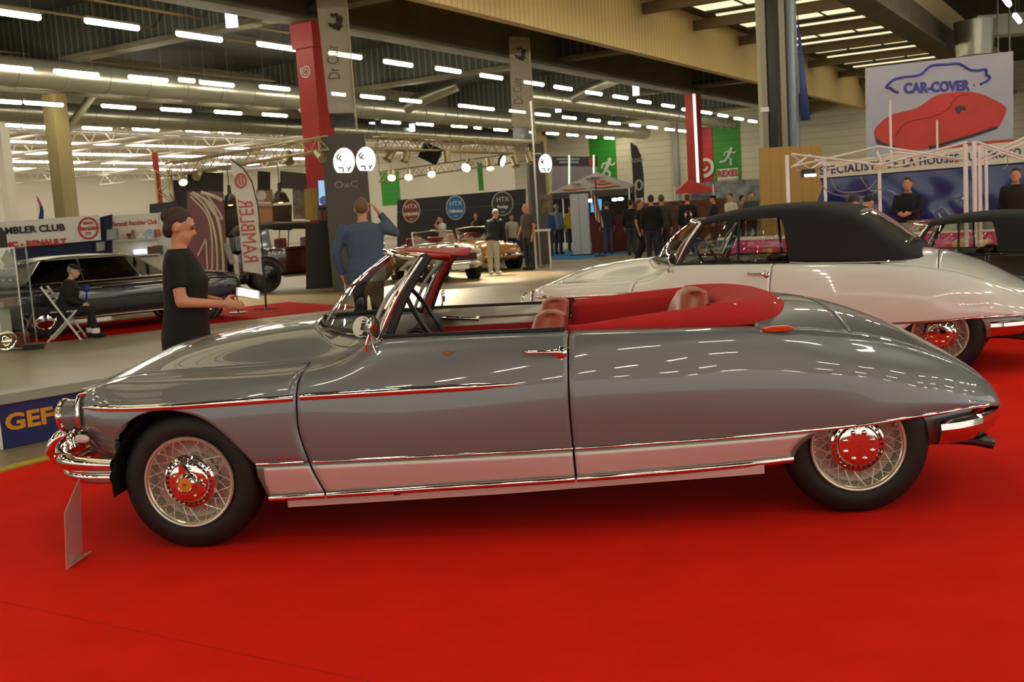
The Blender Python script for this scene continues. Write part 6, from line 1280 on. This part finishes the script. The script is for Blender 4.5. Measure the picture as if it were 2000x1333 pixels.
# dark saloon
rr = onZ(92, 661); hd_ = math.radians(43); d_ = Vector((math.cos(hd_), math.sin(hd_), 0)); nrm_ = Vector((-d_.y, d_.x, 0))
rs = thing('saloon_car', 'dark blue-black two-door saloon with chrome trim behind the folding chair', 'car', rr+nrm_*.82, hd_)
DB = mat('saloon_paint', '#2a2d36', .18, .2, coat=1.0); RF = mat('saloon_roof', '#4e4636', .3, coat=.3); GD = glassmat('window_tint', (.30, .30, .29), 0, .1)
tabR = [(-1.05, .62, .42, .78, .82), (-.85, .80, .32, .84, .88), (0, .87, .25, .86, .90), (1.3, .88, .23, .85, .89), (2.7, .87, .25, .85, .90), (3.3, .83, .30, .80, .84), (3.45, .74, .40, .72, .76)]
lowcar(rs, -1.05, 3.45, .84, tabR, DB, (0, 2.69), .31)
house(rs, [(-.40, .60, 1.13), (-.15, .63, 1.24), (.3, .66, 1.285), (1.0, .66, 1.29), (1.45, .64, 1.265), (1.62, .62, 1.235)], RF)
for s in (-1, 1):
    B0 = [(-.95, .70, .86), (-.42, .61, 1.10)]
    pane(rs, [(-.98, s*.72, .86), (-.40, s*.60, 1.12), (.05, s*.655, 1.235), (-.22, s*.80, .87)], DB, 'rear_pillar', .03)
    pane(rs, [(-.20, s*.80, .87), (.08, s*.66, 1.23), (.62, s*.67, 1.24), (.66, s*.80, .86)], GD)
    pane(rs, [(.70, s*.80, .86), (.66, s*.67, 1.24), (1.40, s*.655, 1.23), (1.62, s*.80, .86)], GD); pane(rs, [(1.65, s*.80, .86), (1.44, s*.655, 1.225), (1.60, s*.63, 1.21), (2.05, s*.76, .87)], GD)
    strip(rs, [(-.95, s*.735, .865), (-.22, s*.82, .872), (.66, s*.825, .865), (1.62, s*.82, .862), (2.08, s*.80, .862)]); strip(rs, [(-.40, s*.61, 1.10), (.05, s*.665, 1.245), (.6, s*.68, 1.25), (1.42, s*.665, 1.24), (1.62, s*.64, 1.21), (2.08, s*.77, .87)]); strip(rs, [(-.24, s*.805, .87), (.06, s*.665, 1.24)]); strip(rs, [(.68, s*.81, .86), (.64, s*.68, 1.25)], .018)
    strip(rs, [(-.9, s*.815, .77), (.4, s*.885, .765), (2.6, s*.885, .765), (3.3, s*.85, .74)], .007); strip(rs, [(.45, s*.865, .275), (2.25, s*.87, .265)], .015, mat('sill_chrome', '#b5ad9a', .25, .9)); strip(rs, [(.72, s*.892, .75), (.78, s*.905, .75), (.92, s*.905, .75)], .014, CHROME, 'door_handle')
    MB().box((1.3, s*.86, .55), (.006, .03, .5)).build('door_gap', BLACK, rs)
    MB().lathe([(.09, -.02), (.095, .02), (.003, .04)], (3.42, s*.58, .66), (1, 0, 0), 20).build('headlamp', mat('lamp_pale', '#c9ccc4', .1), rs)
pane(rs, [(-1.0, -.70, .87), (-1.0, .70, .87), (-.42, .58, 1.13), (-.42, -.58, 1.13)], mat('rear_glass_bright', '#8f968f', .05, .0, coat=1), 'rear_window'); strip(rs, [(-.99, -.735, .87), (-.40, -.605, 1.14)], .03, mat('bright_trim', '#f0efe8', .15, .6)); pane(rs, [(2.06, -.74, .88), (2.06, .74, .88), (1.62, .60, 1.23), (1.62, -.60, 1.23)], GLASS, 'windscreen')
for x in (-1.1, 3.5): MB().tube(bez([(x+(.12 if x < 0 else -.12), -.84, .46), (x, -.6, .46), (x, .6, .46), (x+(.12 if x < 0 else -.12), .84, .46)], 6), .07, 8, flat=.5, up=(0, 0, 1)).build('bumper', CHROME, rs)
# brown vintage tourer
vr = onZ(524, 571); ov = thing('vintage_car', 'brown vintage car with black hood behind the feather flag', 'car', vr+Vector((-.30, .59, 0)), math.radians(27)); ov.scale = (.96, .92, 1.0)
BR = mat('tourer_brown', '#4a1f12', .2, .1, coat=1.0); FB = mat('tourer_black', '#12100f', .25, coat=.6)
for s in (-1, 1):
    for x in (0, 3.0):
        t = MB().lathe([(.27, -.10), (.36, -.10), (.38, -.06), (.38, -.03), (.36, .01), (.27, .01)], (x, s*.72, .38), (0, s, 0), 32).build('wheel', BLACK, ov); MB().lathe([(.27, 0), (.1, .02), (.003, .05)], (x, s*.72, .38), (0, s, 0), 24).build('hub_cap', FB, t)
        P_ = [Vector((x+.50*math.cos(a), s*.66, .38+.47*math.sin(a))) for a in [PI*1.05-PI*1.0*i/14 for i in range(15)]]; MB().loft([[p+Vector((0, -s*.14, .02)), p+Vector((0, s*.04, .03)), p+Vector((0, s*.14, -.02))] for p in P_], caps=False, closed=False).build('mudguard', FB, ov, solid=.02)
    MB().box((1.5, s*.72, .36), (2.1, .26, .04)).build('running_board', mat('board_pale', '#8a7a60', .4), ov, smooth=False)
bd_ = MB().loft([[Vector((x, -w_, .45)), Vector((x, -w_*1.05, zt*.8)), Vector((x, -w_, zt)), Vector((x, 0, zt+.03)), Vector((x, w_, zt)), Vector((x, w_*1.05, zt*.8)), Vector((x, w_, .45))] for x, w_, zt in ((-.65, .50, .95), (-.5, .62, 1.06), (.6, .68, 1.08), (1.6, .66, 1.10), (1.75, .60, 1.10), (2.3, .48, 1.10), (3.2, .40, 1.08))]).build('body', BR, ov)
MB().box((1.3, 0, .42), (3.9, .8, .12)).build('chassis', FB, ov, smooth=False); MB().box((3.26, 0, .80), (.1, .5, .62)).build('radiator', CHROME, ov, smooth=False, bevel=.03)
MB().loft([[Vector((x, -w_, z-.16)), Vector((x, -w_, z-.03)), Vector((x, -w_*.8, z)), Vector((x, 0, z+.03)), Vector((x, w_*.8, z)), Vector((x, w_, z-.03)), Vector((x, w_, z-.16))] for x, w_, z in ((-.72, .58, 1.45), (-.5, .62, 1.66), (.4, .64, 1.70), (1.3, .64, 1.66), (1.66, .62, 1.62))], caps=False, closed=False).build('hood', mat('hood_black', '#3a332b', .7, var=.1), ov, solid=.03)
pane(ov, [(-.70, -.62, 1.06), (-.72, -.60, 1.40), (.15, -.655, 1.56), (.2, -.69, 1.08)], FB, 'hood_side', .02); pane(ov, [(-.70, .62, 1.06), (-.72, .60, 1.40), (.15, .655, 1.56), (.2, .69, 1.08)], FB, 'hood_side', .02); pane(ov, [(-.73, -.6, 1.06), (-.73, .6, 1.06), (-.73, .58, 1.40), (-.73, -.58, 1.40)], FB, 'hood_back', .02)
for s in (-1, 1): strip(ov, [(1.78, s*.60, 1.08), (1.62, s*.62, 1.62)], .022, CHROME, 'screen_pillar'); strip(ov, [(.62, s*.67, 1.08), (.7, s*.63, 1.62)], .015, FB, 'hood_stick')
strip(ov, [(1.62, -.62, 1.62), (1.62, .62, 1.62)], .02, CHROME, 'screen_frame'); pane(ov, [(1.77, -.6, 1.1), (1.77, .6, 1.1), (1.63, .6, 1.6), (1.63, -.6, 1.6)], GLASS, 'windscreen')
for x in (.55, 1.25): MB().box((x, 0, 1.12), (.14, 1.1, .36)).build('seat', mat('seat_red', '#8d1916', .5), ov, bevel=.04)
for s in (-1, 1): MB().lathe([(.02, -.14), (.1, -.05), (.11, .02), (.003, .03)], (3.2, s*.5, 1.0), (1, 0, 0), 20).build('headlamp', CHROME, ov)
strip(ov, [(-.5, -.70, 1.0), (1.6, -.70, 1.02)], .01, FB)
# silver roadster and orange roadster, noses towards the aisle
def roadster(loc, hd, label, paint, kind):
    r = thing('roadster', label, 'car', loc, hd)
    if kind == 'silver': tab = [(-1.0, .55, .35, .70, .72), (-.7, .70, .25, .80, .84), (.2, .74, .2, .82, .86), (1.2, .74, .2, .82, .88), (2.3, .74, .22, .82, .90), (2.75, .70, .28, .78, .84), (2.9, .62, .36, .66, .70)]
    else: tab = [(-1.0, .45, .35, .55, .58), (-.7, .70, .25, .70, .80), (.2, .80, .2, .80, .92), (1.2, .80, .2, .80, .90), (2.1, .78, .22, .76, .84), (2.6, .70, .26, .66, .68), (2.85, .48, .34, .50, .52)]
    lowcar(r, -1.0, tab[-1][0], .74 if kind == 'silver' else .78, tab, paint, (0, 2.2), .31)
    MB().box((.75, 0, .84), (1.0, 1.1, .14)).build('cockpit', mat('cockpit_dark', '#241512', .6), r, smooth=False)
    for s in (-1, 1): MB().box((.55, s*.3, .95), (.16, .42, .26)).build('seat', mat('seat_red', '#8d1916', .5), r, bevel=.05)
    W_ = .62
    fr_ = MB().tube([Vector((1.42, -W_, .85)), Vector((1.18, -W_*.9, 1.22)), Vector((1.12, 0, 1.25)), Vector((1.18, W_*.9, 1.22)), Vector((1.42, W_, .85))], .022, 8).build('windscreen_frame', CHROME, r); pane(r, [(1.42, -W_, .86), (1.48, 0, .88), (1.42, W_, .86), (1.18, W_*.9, 1.21), (1.12, 0, 1.24), (1.18, -W_*.9, 1.21)], GLASS, 'windscreen')
    xe = tab[-1][0]
    for s in (-1, 1):
        c = (xe-.14, s*.54, .70) if kind == 'silver' else (2.48, s*.58, .62); MB().lathe([(.10, -.12), (.105, .0), (.085, .03), (.003, .05)], c, (1, s*.1, .12), 24).build('headlamp', mat('lamp_pale', '#c9ccc4', .1), r)
        hl_ = kids(r)[-1]; MB().lathe([(.10, -.01), (.115, .0), (.105, .015)], c, (1, s*.1, .12), 24).build('lamp_ring', CHROME, hl_)
    MB().tube(bez([(xe-.25, -.74, .42), (xe+.02, -.55, .42), (xe+.07, 0, .42), (xe+.02, .55, .42), (xe-.25, .74, .42)], 6), .05, 8, flat=.6, up=(0, 0, 1)).build('bumper', CHROME, r)
    if kind == 'silver':
        MB().box((xe, 0, .58), (.03, .95, .17)).build('grille', DARK, r, smooth=False)
        g_ = kids(r)[-1]; gm = MB()
        for i in range(5): gm.box((xe+.017, 0, .515+.033*i), (.006, .93, .010))
        gm.build('grille_bars', CHROME, g_, smooth=False); MB().box((xe+.08, 0, .34), (.02, .46, .10)).build('number_plate', WHITE, r, smooth=False)
    return r
pS = onZ(896, 549); roadster(pS-Vector((.47, -.88, 0))*2.8, math.radians(-62), 'cream-silver open roadster with square grille beside the bending person', mat('roadster_silver', '#b9ac92', .2, .3, coat=1), 'silver')
pO = onZ(985, 528); roadster(pO-Vector((.60, -.80, 0))*2.75, math.radians(-53), 'orange rounded roadster left of the bald person', mat('roadster_orange', '#c98a3c', .2, .2, coat=1), 'orange')
# white and dark convertibles behind the grey car
WP = mat('white_paint_car', '#e4e4de', .2, 0, coat=1.0); CLB = mat('hood_cloth', '#1d1e22', .85, var=.06, vscale=30, bump=.2, bscale=300)
BL = mat('leather_black', '#1b1a19', .5)
wc = thing('car', 'white convertible with closed black soft top behind the red hood cover', 'car', (2.1909, 4.98715, .0), -.44024)
make_convertible(wc, 'white', WP, WP, BL, CLB, 'closed', False)
R2 = Matrix.Rotation(-.466, 3, 'Z'); hw = atD(1812, 438, 10.9); q0 = hw-R2 @ (Vector((1.15, -.6, 1.38))*.85); 
dc_ = thing('car', 'dark car with black roof and chrome pillars at the right edge', 'car', (q0.x, q0.y, 0), -.466); dc_.scale = (.85, .85, .85)
make_convertible(dc_, 'dark', mat('dark_olive_paint', '#35322b', .2, .4, coat=1.0), mat('dark_olive_paint', '#35322b'), mat('seat_brown', '#33241c', .5), CLB, 'closed', False)
